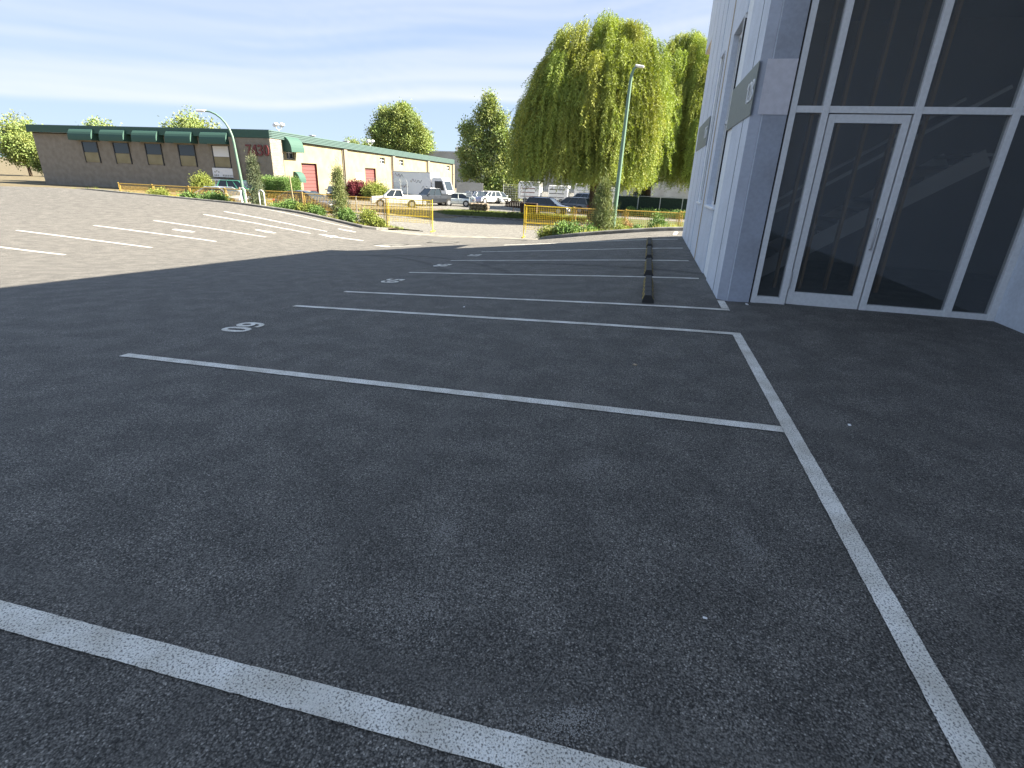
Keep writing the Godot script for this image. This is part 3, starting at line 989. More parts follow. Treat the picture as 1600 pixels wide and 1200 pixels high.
	for x in fx:
		var f := Node3D.new()
		f.name = "window"
		o.add_child(f, true)
		var p1 := tool()
		bx(p1, x - 1.5, x + 1.0, 2.6, 3.9, -65.2, -65.14)
		part("pane", p1, M.sign_white if x > -60.0 else M.dark_glass, f)
		var p2 := tool()
		bx(p2, x - 1.5, x + 1.0, 1.3, 2.55, -65.2, -65.13)
		part("spandrel", p2, M.stucco, f)
		for fx_ in [x - 1.62, x + 1.0]:
			var p3 := tool()
			bx(p3, fx_, fx_ + 0.12, 1.2, 3.95, -65.2, -65.08)
			part("jamb", p3, M.dark_trim, f)
		var aw := part("awning", awning(4.1, 1.5, 1.3), M.awning, o)
		aw.transform = Transform3D(Basis(Vector3(1, 0, 0), Vector3(0, 1, 0), Vector3(0, 0, 1)), Vector3(x - 0.3, 4.35, -65.2))
	# parapet: green metal in horizontal ribs, following the roof line
	var par := tool()
	prism(par, poly([64.6, 5.0, 134.2, 5.0 + drop.call(-134.2), 134.2, 6.0 + drop.call(-134.2), 64.6, 6.0]), Transform3D(Basis(Vector3(0, 0, -1), Vector3(0, 1, 0), Vector3(1, 0, 0)), Vector3(wx - 0.15, 0, 0)), 0.5)
	bx(par, wx - 40.0, wx + 0.35, 5.05, 6.0, -64.58, -65.1)
	part("parapet", par, M.green_metal, o)
	for k in 5:
		var rib := tool()
		prism(rib, poly([64.5, 5.06 + k * 0.2, 134.3, 5.06 + k * 0.2 + drop.call(-134.3), 134.3, 5.17 + k * 0.2 + drop.call(-134.3), 64.5, 5.17 + k * 0.2]), Transform3D(Basis(Vector3(0, 0, -1), Vector3(0, 1, 0), Vector3(1, 0, 0)), Vector3(wx + 0.35, 0, 0)), 0.07)
		part("parapet_rib", rib, M.green_metal, o)
	var fascia := tool()
	bx(fascia, wx - 40.0, wx + 0.36, 5.02, 5.9, -64.56, -64.5)
	part("front_fascia", fascia, M.awning, o)
	var back := tool()
	quad(back, Vector3(wx - 0.6, -2.2, -134.0), Vector3(wx - 40, -2.2, -134), Vector3(wx - 40, 4.9, -134), Vector3(wx - 0.6, 3.8, -134), Vector3(0, 0, -1))
	quad(back, Vector3(wx - 0.5, 5.5, -65), Vector3(wx - 40, 5.5, -65), Vector3(wx - 40, 4.4, -134), Vector3(wx - 0.5, 4.4, -134), Vector3.UP)
	part("roof", back, M.roofing, o)
	for a in [[-69.0, 4.1, 2.9, 1.7, 1.3], [-70.0, 0.2, 1.5, 1.2, 0.9]]:
		var aw := part("awning", awning(a[2], a[3], a[4]), M.awning, o)
		aw.transform = Transform3D(Basis(Vector3(0, 0, -1), Vector3(0, 1, 0), Vector3(1, 0, 0)), Vector3(wx + 0.02, a[1] - 0.3, a[0]))
	var num := part_mesh("street_number", lettering("7430", 1.15, 0.12), M.red_trim, o, Transform3D(Basis.IDENTITY, Vector3(wx - 1.65, 3.5, -64.5)))
	num.scale = Vector3(1.0, 1.15, 1.0)
	var wl := tool()
	tube(wl, [Vector3(wx - 1.7, 2.0, -64.6), Vector3(wx - 1.7, 2.0, -64.3), Vector3(wx - 1.7, 1.75, -64.25)], [0.06, 0.06, 0.12], 8)
	part("wall_lamp", wl, M.dark_trim, o)
	var plate := tool()
	bx(plate, wx + 0.01, wx + 0.06, 0.1, 1.2, -86.2, -89.0)
	part("wall_sign", plate, M.sign_white, o)
	# banners standing before the front
	var bn := thing("shop_banner", "white banner with two rows of small grey lettering on the warehouse front", "sign", Vector3(wx - 7.6, 0.05, -64.9))
	var st1 := tool(); box(st1, Vector3(0, 0.55, 0), Vector3(3.7, 1.15, 0.06), Basis.IDENTITY, 0.01)
	part("board", st1, M.sign_white, bn)
	for k in 12:
		if k in [3, 4]: continue
		var st2 := tool(); box(st2, Vector3(-1.55 + k * 0.27, 0.2, 0.04), Vector3(0.17, 0.22, 0.012))
		part("letter", st2, M.grey_wall, bn)
	for k in 3:
		var st2 := tool(); box(st2, Vector3(-1.45 + k * 0.3, 0.62 + 0.12 * (k % 2), 0.04), Vector3(0.18, 0.16, 0.012))
		part("letter", st2, M.grey_wall, bn)
	var rs := thing("shop_sign", "white shop sign lettered ROOFING with a red end, below the banner", "sign", Vector3(wx - 7.8, -1.1, -64.2))
	var st3 := tool(); box(st3, Vector3(0, 0.4, 0), Vector3(4.6, 0.95, 0.1), Basis.IDENTITY, 0.01)
	part("board", st3, M.sign_white, rs)
	var st4 := tool(); box(st4, Vector3(-2.0, 0.5, 0.056), Vector3(0.6, 0.7, 0.012))
	part("red_panel", st4, M.tail, rs)
	part_mesh("lettering", lettering("ROOFING", 0.5, 0.02), M.dark_trim, rs, Transform3D(Basis.IDENTITY, Vector3(0.35, 0.42, 0.06)))
	for x in [-2.1, 2.1]:
		var st5 := tool()
		rod(st5, Vector3(x, -0.9, -0.1), Vector3(x, 0.8, -0.1), 0.05, 6)
		part("post", st5, M.dark_trim, rs)
	# roof things: floodlights, vents
	for k in 2:
		var z := [-68.8, -94.3][k] as float
		var fl := thing("floodlight", ["pair of white floodlights on the warehouse roof above the large awning", "pair of floodlights on the warehouse roof near the middle"][k], "floodlight", Vector3(wx - 1.2, 5.4 + drop.call(z) - 0.6, z), 0.0, "floodlights on the warehouse roof")
		var ps := tool()
		rod(ps, Vector3.ZERO, Vector3(0, 1.5, 0), 0.05, 6)
		tube(ps, [Vector3(0, 1.5, 0), Vector3(0.25, 1.7, -0.25), Vector3(0.3, 2.0, -0.3)], [0.04], 6)
		tube(ps, [Vector3(0, 1.5, 0), Vector3(-0.2, 1.7, 0.2), Vector3(-0.25, 2.0, 0.25)], [0.04], 6)
		part("mast", ps, M.galvanised, fl)
		for s in [[0.3, -0.3], [-0.25, 0.25]]:
			var hd := tool()
			box(hd, Vector3(s[0], 2.15, s[1]), Vector3(0.35, 0.55, 0.65), Basis(Vector3(0, 0, 1), -0.9), 0.05)
			part("lamp_head", hd, M.sign_white, fl)
	for k in 2:
		var z := [-76.9, -86.6][k] as float
		var vt := thing("roof_vent", ["small dark roof vent on the warehouse, nearer one", "pale square roof vent on the warehouse, farther one"][k], "vent", Vector3(wx - 1.5, 5.2 + drop.call(z), z))
		var vs := tool()
		box(vs, Vector3(0, 0.55, 0), Vector3(0.7 if k else 0.45, 1.1, 0.7), Basis.IDENTITY, 0.03)
		part("housing", vs, M.galvanised if k else M.dark_trim, vt)
		var vc := tool()
		box(vc, Vector3(0, 1.16, 0), Vector3(0.95 if k else 0.6, 0.1, 0.9), Basis.IDENTITY, 0.02)
		part("cap", vc, M.galvanised, vt)

# quarter-round canvas awning: x across, z out from the wall
func awning(width: float, height: float, depth: float) -> SurfaceTool:
	var st := tool()
	var n := 8
	var arc := []
	for k in n + 1:
		var a := PI / 2.0 * k / n
		arc.append(Vector3(0, height * cos(a), depth * sin(a)))
	arc.append(Vector3(0, -0.25, depth))
	for k in arc.size() - 1:
		var a: Vector3 = arc[k]; var b: Vector3 = arc[k + 1]
		var nn := Vector3(0, b.z - a.z, a.y - b.y).normalized()
		quad(st, a + Vector3(-width / 2, 0, 0), a + Vector3(width / 2, 0, 0), b + Vector3(width / 2, 0, 0), b + Vector3(-width / 2, 0, 0), nn)
		for s in [-1.0, 1.0]:
			var x := Vector3(s * width / 2, 0, 0)
			tri(st, x + Vector3(0, -0.25, 0), x + a, x + b, Vector3(s, 0, 0), Vector3(s, 0, 0), Vector3(s, 0, 0))
	return st

# ---------- what stands far behind ----------
func build_backdrop() -> void:
	var g := thing("grey_warehouse", "large plain grey warehouse far behind the cottonwood tree", "building")
	var st := tool()
	bx(st, -92, 14, -2.2, 7.2, -152, -190)
	part("wall", st, M.grey_wall, g)
	var cp := tool()
	bx(cp, -92.1, 14.1, 7.2, 7.5, -151.9, -190.1)
	part("coping", cp, M.galvanised, g)
	for k in 9:
		var ws := tool()
		bx(ws, -60.0 + k * 7.0, -58.8 + k * 7.0, 3.6, 4.9, -151.9, -152.1)
		part("window", ws, M.dark_glass, g)
	var rs := tool()
	bx(rs, -56.5, -53.8, 7.5, 9.0, -158, -162)
	part("roof_house", rs, M.white_wall, g)
	var rw := tool()
	bx(rw, -55.9, -54.9, 7.9, 8.7, -157.9, -158.02)
	part("vent_louvre", rw, M.dark_trim, g)
	var w := thing("white_shed", "low white corrugated metal shed behind the willows", "building")
	var ws := tool()
	bx(ws, -12, 34, -2.2, 3.6, -92, -104)
	part("wall", ws, M.white_wall, w)
	for k in 115:
		var rib := tool()
		bx(rib, -12.0 + k * 0.4, -11.92 + k * 0.4, -2.0, 3.55, -91.9, -91.96)
		part("rib", rib, M.white_wall, w)
	var wr := tool()
	bx(wr, -12.3, 34.3, 3.6, 3.8, -91.6, -104.3)
	part("roof", wr, M.galvanised, w)
	# yard between: trailers and stacked stuff seen under the willow
	for k in 4:
		var x: float = [-17.5, -13.2, -9.3, -6.0][k]
		var t := thing("white_trailer", ["white box trailer at the left end of the yard row", "white box trailer with dark stripes second from the left in the yard", "white box trailer behind the dark grey car", "white box trailer nearest the willow trunk"][k], "trailer", Vector3(x, -2.0, -82.0 - k * 0.6), 0.0, "trailers in the yard")
		var b := tool(); box(b, Vector3(0, 1.75 - 0.2 * (k % 2), 0), Vector3(3.2 - 0.3 * (k % 2), 2.4 - 0.4 * (k % 2), 2.3), Basis.IDENTITY, 0.05)
		part("body", b, M.sign_white, t)
		for r in 3:
			var s := tool(); box(s, Vector3(-0.2, 0.9 + r * 0.55, 1.16), Vector3(2.2, 0.12, 0.02))
			part("stripe", s, [M.red_trim, M.dark_trim, M.galvanised, M.dark_trim][k], t)
		for s in [-0.5, 0.5]:
			var wv := tool(); rod(wv, Vector3(s, 0.36, 1.0), Vector3(s, 0.36, 1.2), 0.36, 14)
			part("wheel", wv, M.tyre, t)
	var wf := thing("board_fence", "pale grey wooden board fence beside the box truck", "fence", Vector3(-26.3, -2.0, -80.0))
	for k in 20:
		var b := tool(); bx(b, -2.2 + k * 0.21, -2.0 + k * 0.21, 0.0, 2.45 + 0.02 * (k % 3), -0.02, 0.02)
		part("board", b, M.grey_wall, wf)
	# distant city and wooded rise
	for k in 7:
		var p := [[-470, -1500, 62, 22], [-500, -1500, 48, 18], [-530, -1520, 55, 20], [-332, -1500, 64, 24], [-310, -1480, 50, 20], [-294, -1490, 56, 18], [-560, -1500, 44, 20]][k] as Array
		var tw := thing("tower_block", ["distant tower block", "distant tower block", "distant tower block", "distant tower block", "distant tower block", "distant tower block", "distant tower block"][k] + " on the hazy skyline, number " + ["four", "three", "two", "five", "six", "seven", "one"][k] + " from the left", "building", Vector3(p[0], -2, p[1]), 0.0, "towers on the skyline")
		var b := tool(); bx(b, -p[3] / 2.0, p[3] / 2.0, 0, p[2], -10, 10)
		part("shaft", b, M.tower, tw)
		var c := tool(); bx(c, -p[3] / 4.0, p[3] / 4.0, p[2], p[2] + 5.0, -6, 6)
		part("plant_room", c, M.tower, tw)
	var hl := tool()
	rng.seed = 99
	var prev := Vector3.ZERO
	for k in 121:
		var x := -2600.0 + k * 43.0
		var y := 22.0 + 8.0 * sin(k * 0.31) + rng.randf() * 7.0
		var q := Vector3(x, y, -2000)
		if k: 
			quad(hl, Vector3(prev.x, -4, -1900), Vector3(x, -4, -1900), q, prev, Vector3(0, 0.3, 1).normalized())
			quad(hl, prev, q, Vector3(x, -4, -2300), Vector3(prev.x, -4, -2300), Vector3(0, 1, -0.2).normalized())
		prev = q
	structure("hills", hl, M.hill)

# ---------- fences ----------
func fence_panel(x0: float, x1: float, label: String, m: Material, group: String) -> Node3D:
	var z := -30.5
	var base := (gy(x0, z) + gy(x1, z)) / 2.0
	base = minf(base, -1.62)
	var o := thing("fence_panel", label, "fence panel", Vector3(x0, base, z), 0.0, group)
	var w := x1 - x0
	for x in [0.03, w - 0.03]:
		var st := tool()
		rod(st, Vector3(x, 0.0, 0), Vector3(x, 1.85, 0), 0.024, 8)
		part("post", st, m, o)
		var foot := tool()
		box(foot, Vector3(x, 0.06, 0), Vector3(0.09, 0.05, 0.7), Basis.IDENTITY, 0.01)
		part("foot", foot, m, o)
	for x in [0.14, w - 0.14]:
		var st := tool()
		rod(st, Vector3(x, 0.3, 0), Vector3(x, 1.8, 0), 0.016, 6)
		part("upright", st, m, o)
	for y in [1.79, 0.86]:
		var st := tool()
		rod(st, Vector3(0.03, y, 0), Vector3(w - 0.03, y, 0), 0.02, 6)
		part("rail", st, m, o)
	var mesh := tool()
	var n := int(w / 0.1)
	for k in range(1, n):
		bx(mesh, k * w / n - 0.008, k * w / n + 0.008, 0.5, 1.78, 0.014, 0.024)
	for k in 13:
		bx(mesh, 0.05, w - 0.05, 0.498 + k * 0.105, 0.511 + k * 0.105, 0.022, 0.032)
	part("wire_mesh", mesh, m, o).set_meta("kind", "stuff")
	return o

func build_fences() -> void:
	var g := "temporary fence panels along the street"
	fence_panel(-6.83, -4.0, "bright yellow wire gate panel on the right side of the driveway", M.fence_yellow, g)
	fence_panel(-15.35, -12.35, "bright yellow wire gate panel on the left side of the driveway", M.fence_yellow, g)
	var r := [-4.0, -1.17, 1.67, 4.5, 7.3, 10.1]
	var rl := ["worn fence panel between the yellow gate and the street lamp", "worn fence panel just right of the street lamp, behind the shrub", "worn fence panel meeting the corner of the blue building", "worn fence panel hidden mostly by the blue building", "worn fence panel farthest right behind the blue building"]
	for k in r.size() - 1: fence_panel(r[k], r[k + 1], rl[k], M.fence_worn, g)
	var l := [-15.35, -18.2, -21.03, -23.87, -26.7, -29.5, -32.4, -35.2]
	var ll := ["worn fence panel directly left of the left yellow gate", "worn fence panel behind the thin conifer left of the gate", "worn fence panel in front of the dark grey sedan", "worn fence panel behind the white bicycle hoops", "worn fence panel left of the curved lamp post", "worn fence panel second left of the curved lamp post", "worn fence panel at the far left end of the row"]
	for k in l.size() - 1: fence_panel(l[k + 1], l[k], ll[k], M.fence_worn, g)
	# screened fence under the right willow
	var z := -64.0
	var o := thing("screened_fence", "dark green screened chain link fence below the right willow", "fence", Vector3(-3.6, -2.0, z))
	for k in 6:
		var st := tool()
		bx(st, k * 2.4 + 0.04, k * 2.4 + 2.36, 0.15, 1.98, -0.006, 0.006)
		part("screen_panel", st, M.screen, o)
	for k in 7:
		var st := tool()
		rod(st, Vector3(k * 2.4, 0, 0.03), Vector3(k * 2.4, 2.08, 0.03), 0.045, 8)
		part("post", st, M.galvanised, o)
	var rail := tool()
	rod(rail, Vector3(0, 2.04, 0.03), Vector3(14.4, 2.04, 0.03), 0.03, 6)
	part("rail", rail, M.galvanised, o)
	# yard fence by the warehouse with barbed wire
	var y := thing("chain_link_fence", "tall chain link fence with overhanging wires beside the warehouse cars", "fence", Vector3(-40.2, -2.0, -66.5))
	for k in 5:
		var x := [0.0, 3.4, 7.0, 8.9, 9.8][k] as float
		var st := tool()
		tube(st, [Vector3(x, 0, 0), Vector3(x, 2.35, 0), Vector3(x, 2.75, 0.35)], [0.04, 0.04, 0.03], 6)
		part("post", st, M.galvanised, y)
	var wires := tool()
	for k in 6:
		rod(wires, Vector3(0, 0.4 + k * 0.4, 0.0), Vector3(9.8, 0.4 + k * 0.4, 0.0), 0.009, 4)
	for k in 3: rod(wires, Vector3(0, 2.45 + k * 0.12, 0.1 + k * 0.12), Vector3(9.8, 2.45 + k * 0.12, 0.1 + k * 0.12), 0.012, 4)
	part("wires", wires, M.galvanised, y)
	var y2 := thing("chain_link_fence", "chain link yard fence in front of the white trailers", "fence", Vector3(-20.5, -2.0, -77.5))
	for k in 7:
		var st := tool()
		rod(st, Vector3(k * 2.6, 0, 0), Vector3(k * 2.6, 2.5, 0), 0.04, 6)
		part("post", st, M.galvanised, y2)
	var w2 := tool()
	for k in 9: rod(w2, Vector3(0, 0.1 + k * 0.3, 0.0), Vector3(15.6, 0.1 + k * 0.3, 0.0), 0.01, 4)
	for k in 60: rod(w2, Vector3(k * 0.26, 0.1, 0.0), Vector3(k * 0.26, 2.5, 0.0), 0.008, 4)
	part("wires", w2, M.galvanised, y2)

# ---------- lamp posts, hoops, drains, signs ----------
func build_street_things() -> void:
	var o := thing("street_lamp", "tall pale green street lamp in front of the large willow", "street lamp", on(-1.72, -29.3, -0.1))
	var st := tool()
	var h := 6.7 - o.position.y
	tube(st, [Vector3(0, 0, 0), Vector3(0.02, 1.0, 0), Vector3(0.08, h * 0.55, 0), Vector3(0.14, h - 0.7, 0), Vector3(0.17, h - 0.35, 0), Vector3(0.25, h - 0.12, 0), Vector3(0.38, h - 0.02, 0)], [0.125, 0.118, 0.097, 0.076, 0.07, 0.062, 0.05], 12)
	part("pole", st, M.pole_green, o)
	var hd := tool()
	box(hd, Vector3(0.5, h - 0.02, 0), Vector3(0.42, 0.1, 0.22), Basis(Vector3(0, 0, 1), -0.15), 0.03)
	part("lamp_head", hd, M.sign_white, o)
	var bp := tool()
	tube(bp, [Vector3(0, 0, 0), Vector3(0, 0.5, 0)], [0.2, 0.19], 12)
	part("base_cover", bp, M.pole_green, o)
	var l := thing("street_lamp", "curved pale green street lamp beside the bicycle hoops", "street lamp", on(-24.0, -29.0, -0.1))
	var s2 := tool()
	var pts := [Vector3(0, 0, 0), Vector3(-0.1, 2.0, 0), Vector3(-0.22, 3.9, 0)]
	var rad := [0.1, 0.085, 0.07]
	for k in 7:
		var a := PI / 2.0 * (k + 1) / 7.0
		pts.append(Vector3(-0.22 - 1.7 * (1.0 - cos(a)), 3.9 + 1.7 * sin(a), 0)); rad.append(0.066 - k * 0.003)
	tube(s2, pts, rad, 10)
	part("pole", s2, M.pole_green, l)
	var h2 := tool()
	box(h2, Vector3(-2.15, 5.6, 0), Vector3(0.6, 0.12, 0.26), Basis.IDENTITY, 0.04)
	part("lamp_head", h2, M.sign_white, l)
	for k in 2:
		var p := on([-22.35, -21.15][k], -26.9, 0.02)
		var r := thing("bicycle_hoop", ["white bicycle hoop beside the curved lamp post", "white bicycle hoop on the right, nearer the clipped hedge"][k], "bicycle rack", p, 0.0, "bicycle hoops")
		var s := tool()
		var q := [Vector3(-0.16, 0, 0), Vector3(-0.16, 0.75, 0)]
		for j in 9: q.append(Vector3(-0.16 * cos(PI * j / 8.0), 0.78 + 0.17 * sin(PI * j / 8.0), 0))
		q += [Vector3(0.16, 0.75, 0), Vector3(0.16, 0, 0)]
		tube(s, q, [0.028], 10)
		part("hoop", s, M.rack_white, r)
		for x in [-0.16, 0.16]:
			var f := tool()
			tube(f, [Vector3(x, -0.06, 0), Vector3(x, 0.018, 0)], [0.07], 12)
			part("flange", f, M.rack_white, r)
	# storm drains
	for k in 2:
		var c := [Vector2(-10.3, -20.75), Vector2(-8.85, -23.0)][k] as Vector2
		var d := thing("storm_drain", ["iron storm drain grate nearer the shadow edge", "iron storm drain grate nearer the driveway"][k], "drain", on(c.x, c.y, 0.012), 0.0, "storm drains in the lot")
		var sx := (gy(c.x + 0.5, c.y) - gy(c.x - 0.5, c.y)); var sz := (gy(c.x, c.y + 0.5) - gy(c.x, c.y - 0.5))
		d.basis = Basis(Vector3(1, sx, 0).normalized(), Vector3(-sx, 1, -sz).normalized(), Vector3(0, sz, 1).normalized()).orthonormalized().scaled(Vector3(1.0, 1.0, 1.4))
		var fr := tool()
		for s in [-1, 1]:
			box(fr, Vector3(0, 0.004, s * 0.31), Vector3(1.1, 0.02, 0.06))
			box(fr, Vector3(s * 0.58, 0.004, 0), Vector3(0.06, 0.02, 0.68))
		part("frame", fr, M.rubber, d)
		var pit := tool()
		box(pit, Vector3(0, 0.002, 0), Vector3(1.1, 0.006, 0.56))  # flat black plate: the dark of the opening is painted, no depth below
		part("pit", pit, M.gasket, d)
		for j in 9:
			var b := tool()
			box(b, Vector3(-0.48 + j * 0.12, 0.008, 0), Vector3(0.045, 0.012, 0.56))
			part("bar", b, M.kerb, d)
	# boulevard: stone planter, brown timber sign, sign posts
	var p := thing("stone_planter", "low stone block planter on the grass across the street", "planter", Vector3(-16.9, -1.9, -54.2), 0.05)
	rng.seed = 12
	for r in 3:
		for k in 5:
			var b := tool()
			box(b, Vector3(-0.78 + k * 0.39 + (0.1 if r == 1 else 0.0), 0.14 + r * 0.27, 0), Vector3(0.36, 0.25, 0.9 + rng.randf() * 0.12), Basis(Vector3.UP, rng.randf_range(-0.08, 0.08)), 0.05)
			part("stone", b, M.stone, p)
	var bs := thing("timber_sign", "dark brown slatted timber sign on the verge left of the blue car", "sign", Vector3(-14.3, -1.9, -54.8), -0.08)
	for k in 9:
		var b := tool()
		box(b, Vector3(0.14 + k * 0.19, 0.85 - k * 0.012, 0), Vector3(0.15, 0.55, 0.06), Basis.IDENTITY, 0.01)
		part("slat", b, M.brown_wood, bs)
	for y in [0.62, 1.1]:
		var b := tool(); box(b, Vector3(0.9, y, -0.05), Vector3(1.9, 0.1, 0.06))
		part("rail", b, M.brown_wood, bs)
	var bigb := tool(); box(bigb, Vector3(2.6, 0.45, 0), Vector3(1.7, 1.2, 0.5), Basis.IDENTITY, 0.03)
	part("cabinet", bigb, M.brown_wood, bs)
	for x in [0.9, 1.75]:
		var b := tool(); rod(b, Vector3(x, 0, -0.05), Vector3(x, 0.65, -0.05), 0.04, 6)
		part("post", b, M.brown_wood, bs)
	for k in 3:
		var q := [Vector3(-18.0, -1.9, -54.4), Vector3(-18.75, -1.9, -33.0), Vector3(-11.85, -1.9, -53.0)][k] as Vector3
		var s := thing("sign_post", ["small white sign on a thin post beside the stone planter", "grey sign post seen edge on beside the thin conifer", "thin pale post in front of the dark blue car"][k], "sign", q)
		var po := tool(); rod(po, Vector3.ZERO, Vector3(0, [1.95, 1.9, 2.5][k], 0), 0.035, 6)
		part("post", po, M.galvanised, s)
		var bd := tool(); box(bd, Vector3(0, [1.6, 1.5, 2.3][k], 0.045), Vector3([0.62, 0.08, 0.1][k], [0.55, 0.75, 0.3][k], 0.02))
		part("board", bd, M.sign_white if k != 1 else M.galvanised, s)
		if k == 0:
			for j in 2:
				var t := tool(); box(t, Vector3(0, 1.5 + 0.2 * j, 0.058), Vector3(0.45, 0.07, 0.006))
				part("text_line", t, M.galvanised, s)
	for k in 2:
		var q := on([-20.1, -19.55][k], -28.3, -0.1)
		var s := tool()
		rod(s, q, q + Vector3([-0.12, 0.02][k], [2.3, 1.5][k], 0.0), 0.035, 6)
		single("wooden_stake", s, M.timber if k else M.stucco, ["tall pale wooden stake leaning in the left planting bed", "short wooden stake beside the tall leaning one"][k], "stake", "wooden stakes")
	var q3 := on(-2.75, -30.0, 0.0)
	var s3 := tool()
	rod(s3, q3, Vector3(-2.72, 0.18, -30.1), 0.04, 6)
	single("wooden_stake", s3, M.timber, "brown wooden stake standing before the fence beside the right conifer", "stake", "wooden stakes")

# ---------- vehicles ----------
# x runs forward, y up, z to the right side; kind: sedan, hatch, suv, pickup
func car(label: String, kind: String, paint: StandardMaterial3D, at: Vector3, heading: float, size: Vector3, category := "car") -> Node3D:
	var o := thing({"sedan": "parked_car", "hatch": "parked_car", "suv": "parked_suv", "pickup": "pickup_truck"}[kind], label, category, at, heading, "parked vehicles")
	var L := size.x / 2.0; var W := size.z / 2.0; var H := size.y
	var r := 0.33 if kind in ["sedan", "hatch"] else 0.38
	var clear := 0.22 if kind in ["sedan", "hatch"] else (0.32 if kind == "pickup" else 0.26)
	var belt := H * (0.62 if kind in ["sedan", "hatch"] else (0.60 if kind == "suv" else 0.62))
	# stations along the lower body: x, top height, half width
	var top := []
	match kind:
		"sedan": top = [[-1.0, 0.55, 0.80], [-0.97, 0.88, 0.9], [-0.80, 0.98, 0.97], [-0.45, 1.0, 1.0], [0.30, 1.0, 1.0], [0.52, 0.94, 0.99], [0.86, 0.80, 0.94], [0.97, 0.66, 0.86], [1.0, 0.48, 0.76]]
		"hatch": top = [[-1.0, 0.62, 0.82], [-0.975, 0.98, 0.9], [-0.85, 1.03, 0.97], [-0.45, 1.0, 1.0], [0.35, 0.98, 1.0], [0.58, 0.90, 0.99], [0.88, 0.74, 0.94], [0.97, 0.6, 0.86], [1.0, 0.46, 0.76]]
		"suv": top = [[-1.0, 0.6, 0.86], [-0.985, 0.98, 0.93], [-0.85, 1.0, 0.98], [-0.45, 1.0, 1.0], [0.38, 1.0, 1.0], [0.56, 0.97, 0.99], [0.9, 0.86, 0.95], [0.98, 0.74, 0.88], [1.0, 0.52, 0.8]]
		"pickup": top = [[-1.0, 0.90, 0.94], [-0.99, 1.0, 0.97], [-0.5, 1.0, 1.0], [-0.28, 1.0, 1.0], [0.35, 1.0, 1.0], [0.50, 1.0, 1.0], [0.93, 0.92, 0.97], [0.985, 0.8, 0.92], [1.0, 0.6, 0.86]]
	var body := tool()
	var rings := []
	for s in top:
		var x: float = s[0] * L; var y1: float = belt * s[1]; var w: float = W * s[2]
		var mid := lerpf(clear, y1, 0.58)
		var ring := [Vector3(x, clear, -w * 0.9), Vector3(x, clear + 0.12, -w * 0.985), Vector3(x, mid, -w), Vector3(x, y1 - 0.08, -w * 0.965), Vector3(x, y1, -w * 0.88), Vector3(x, y1 + 0.02, 0), Vector3(x, y1, w * 0.88), Vector3(x, y1 - 0.08, w * 0.965), Vector3(x, mid, w), Vector3(x, clear + 0.12, w * 0.985), Vector3(x, clear, w * 0.9)]
		rings.append(ring)
	for i in rings.size() - 1:
		for j in 11:
			var a: Vector3 = rings[i][j]; var b: Vector3 = rings[i + 1][j]; var c: Vector3 = rings[i + 1][(j + 1) % 11]; var d: Vector3 = rings[i][(j + 1) % 11]
			var n := (c - a).cross(b - d).normalized()
			var out := (a + c) / 2.0 - Vector3((a.x + c.x) / 2.0, (clear + belt) / 2.0, 0)
			if n.dot(out) < 0.0: n = -n
			quad(body, a, b, c, d, n)
	for e in [0, rings.size() - 1]:
		var n := Vector3(-1 if e == 0 else 1, 0, 0)
		for j in range(1, 10): tri(body, rings[e][0], rings[e][j], rings[e][j + 1], n, n, n)
	var bo := part("body", body, paint, o)
	# cabin outline: base rear, roof rear, roof front, base front
	var cab := []
	match kind:
		"sedan": cab = [-0.80, -0.42, 0.10, 0.50]
		"hatch": cab = [-0.97, -0.42, 0.10, 0.56]
		"suv": cab = [-0.96, -0.80, 0.14, 0.52]
		"pickup": cab = [-0.27, -0.20, 0.20, 0.48]
	var y0 := belt - 0.02; var y1 := H - 0.05
	var wb := W * 0.90; var wt := W * 0.72
	var P := func(k: int, s: float) -> Vector3:
		return Vector3(cab[k] * L, y0 if k in [0, 3] else y1, s * (wb if k in [0, 3] else wt))
	var sides := tool()
	for s in [-1.0, 1.0]: quad(sides, P.call(0, s), P.call(1, s), P.call(2, s), P.call(3, s), Vector3(0, 0.25, s).normalized())
	part("side_windows", sides, M.dark_glass, o)
	var ws := tool()
	quad(ws, P.call(3, -1.0), P.call(3, 1.0), P.call(2, 1.0), P.call(2, -1.0), Vector3(0.7, 0.7, 0))
	part("windscreen", ws, M.dark_glass, o)
	var rw := tool()
	quad(rw, P.call(0, -1.0), P.call(0, 1.0), P.call(1, 1.0), P.call(1, -1.0), Vector3(-0.8, 0.5, 0).normalized())
	part("rear_window", rw, M.dark_glass, o)
	var roof := tool()
	var bulge := 0.06
	var rx := [cab[1] * L - 0.08, lerpf(cab[1], cab[2], 0.3) * L, lerpf(cab[1], cab[2], 0.7) * L, cab[2] * L + 0.08]
	var ry := [y1 - 0.02, y1 + bulge, y1 + bulge, y1 - 0.02]
	for k in 3:
		for s in [-1.0, 1.0]:
			quad(roof, Vector3(rx[k], ry[k], 0), Vector3(rx[k + 1], ry[k + 1], 0), Vector3(rx[k + 1], ry[k + 1] - 0.03, s * wt * 0.85), Vector3(rx[k], ry[k] - 0.03, s * wt * 0.85), Vector3(0, 1, s * 0.1).normalized())
			quad(roof, Vector3(rx[k], ry[k] - 0.03, s * wt * 0.85), Vector3(rx[k + 1], ry[k + 1] - 0.03, s * wt * 0.85), Vector3(rx[k + 1], y1 - 0.04, s * (wt + 0.02)), Vector3(rx[k], y1 - 0.04, s * (wt + 0.02)), Vector3(0, 0.6, s * 0.8).normalized())
	part("roof", roof, paint, o)
	var pil := tool()
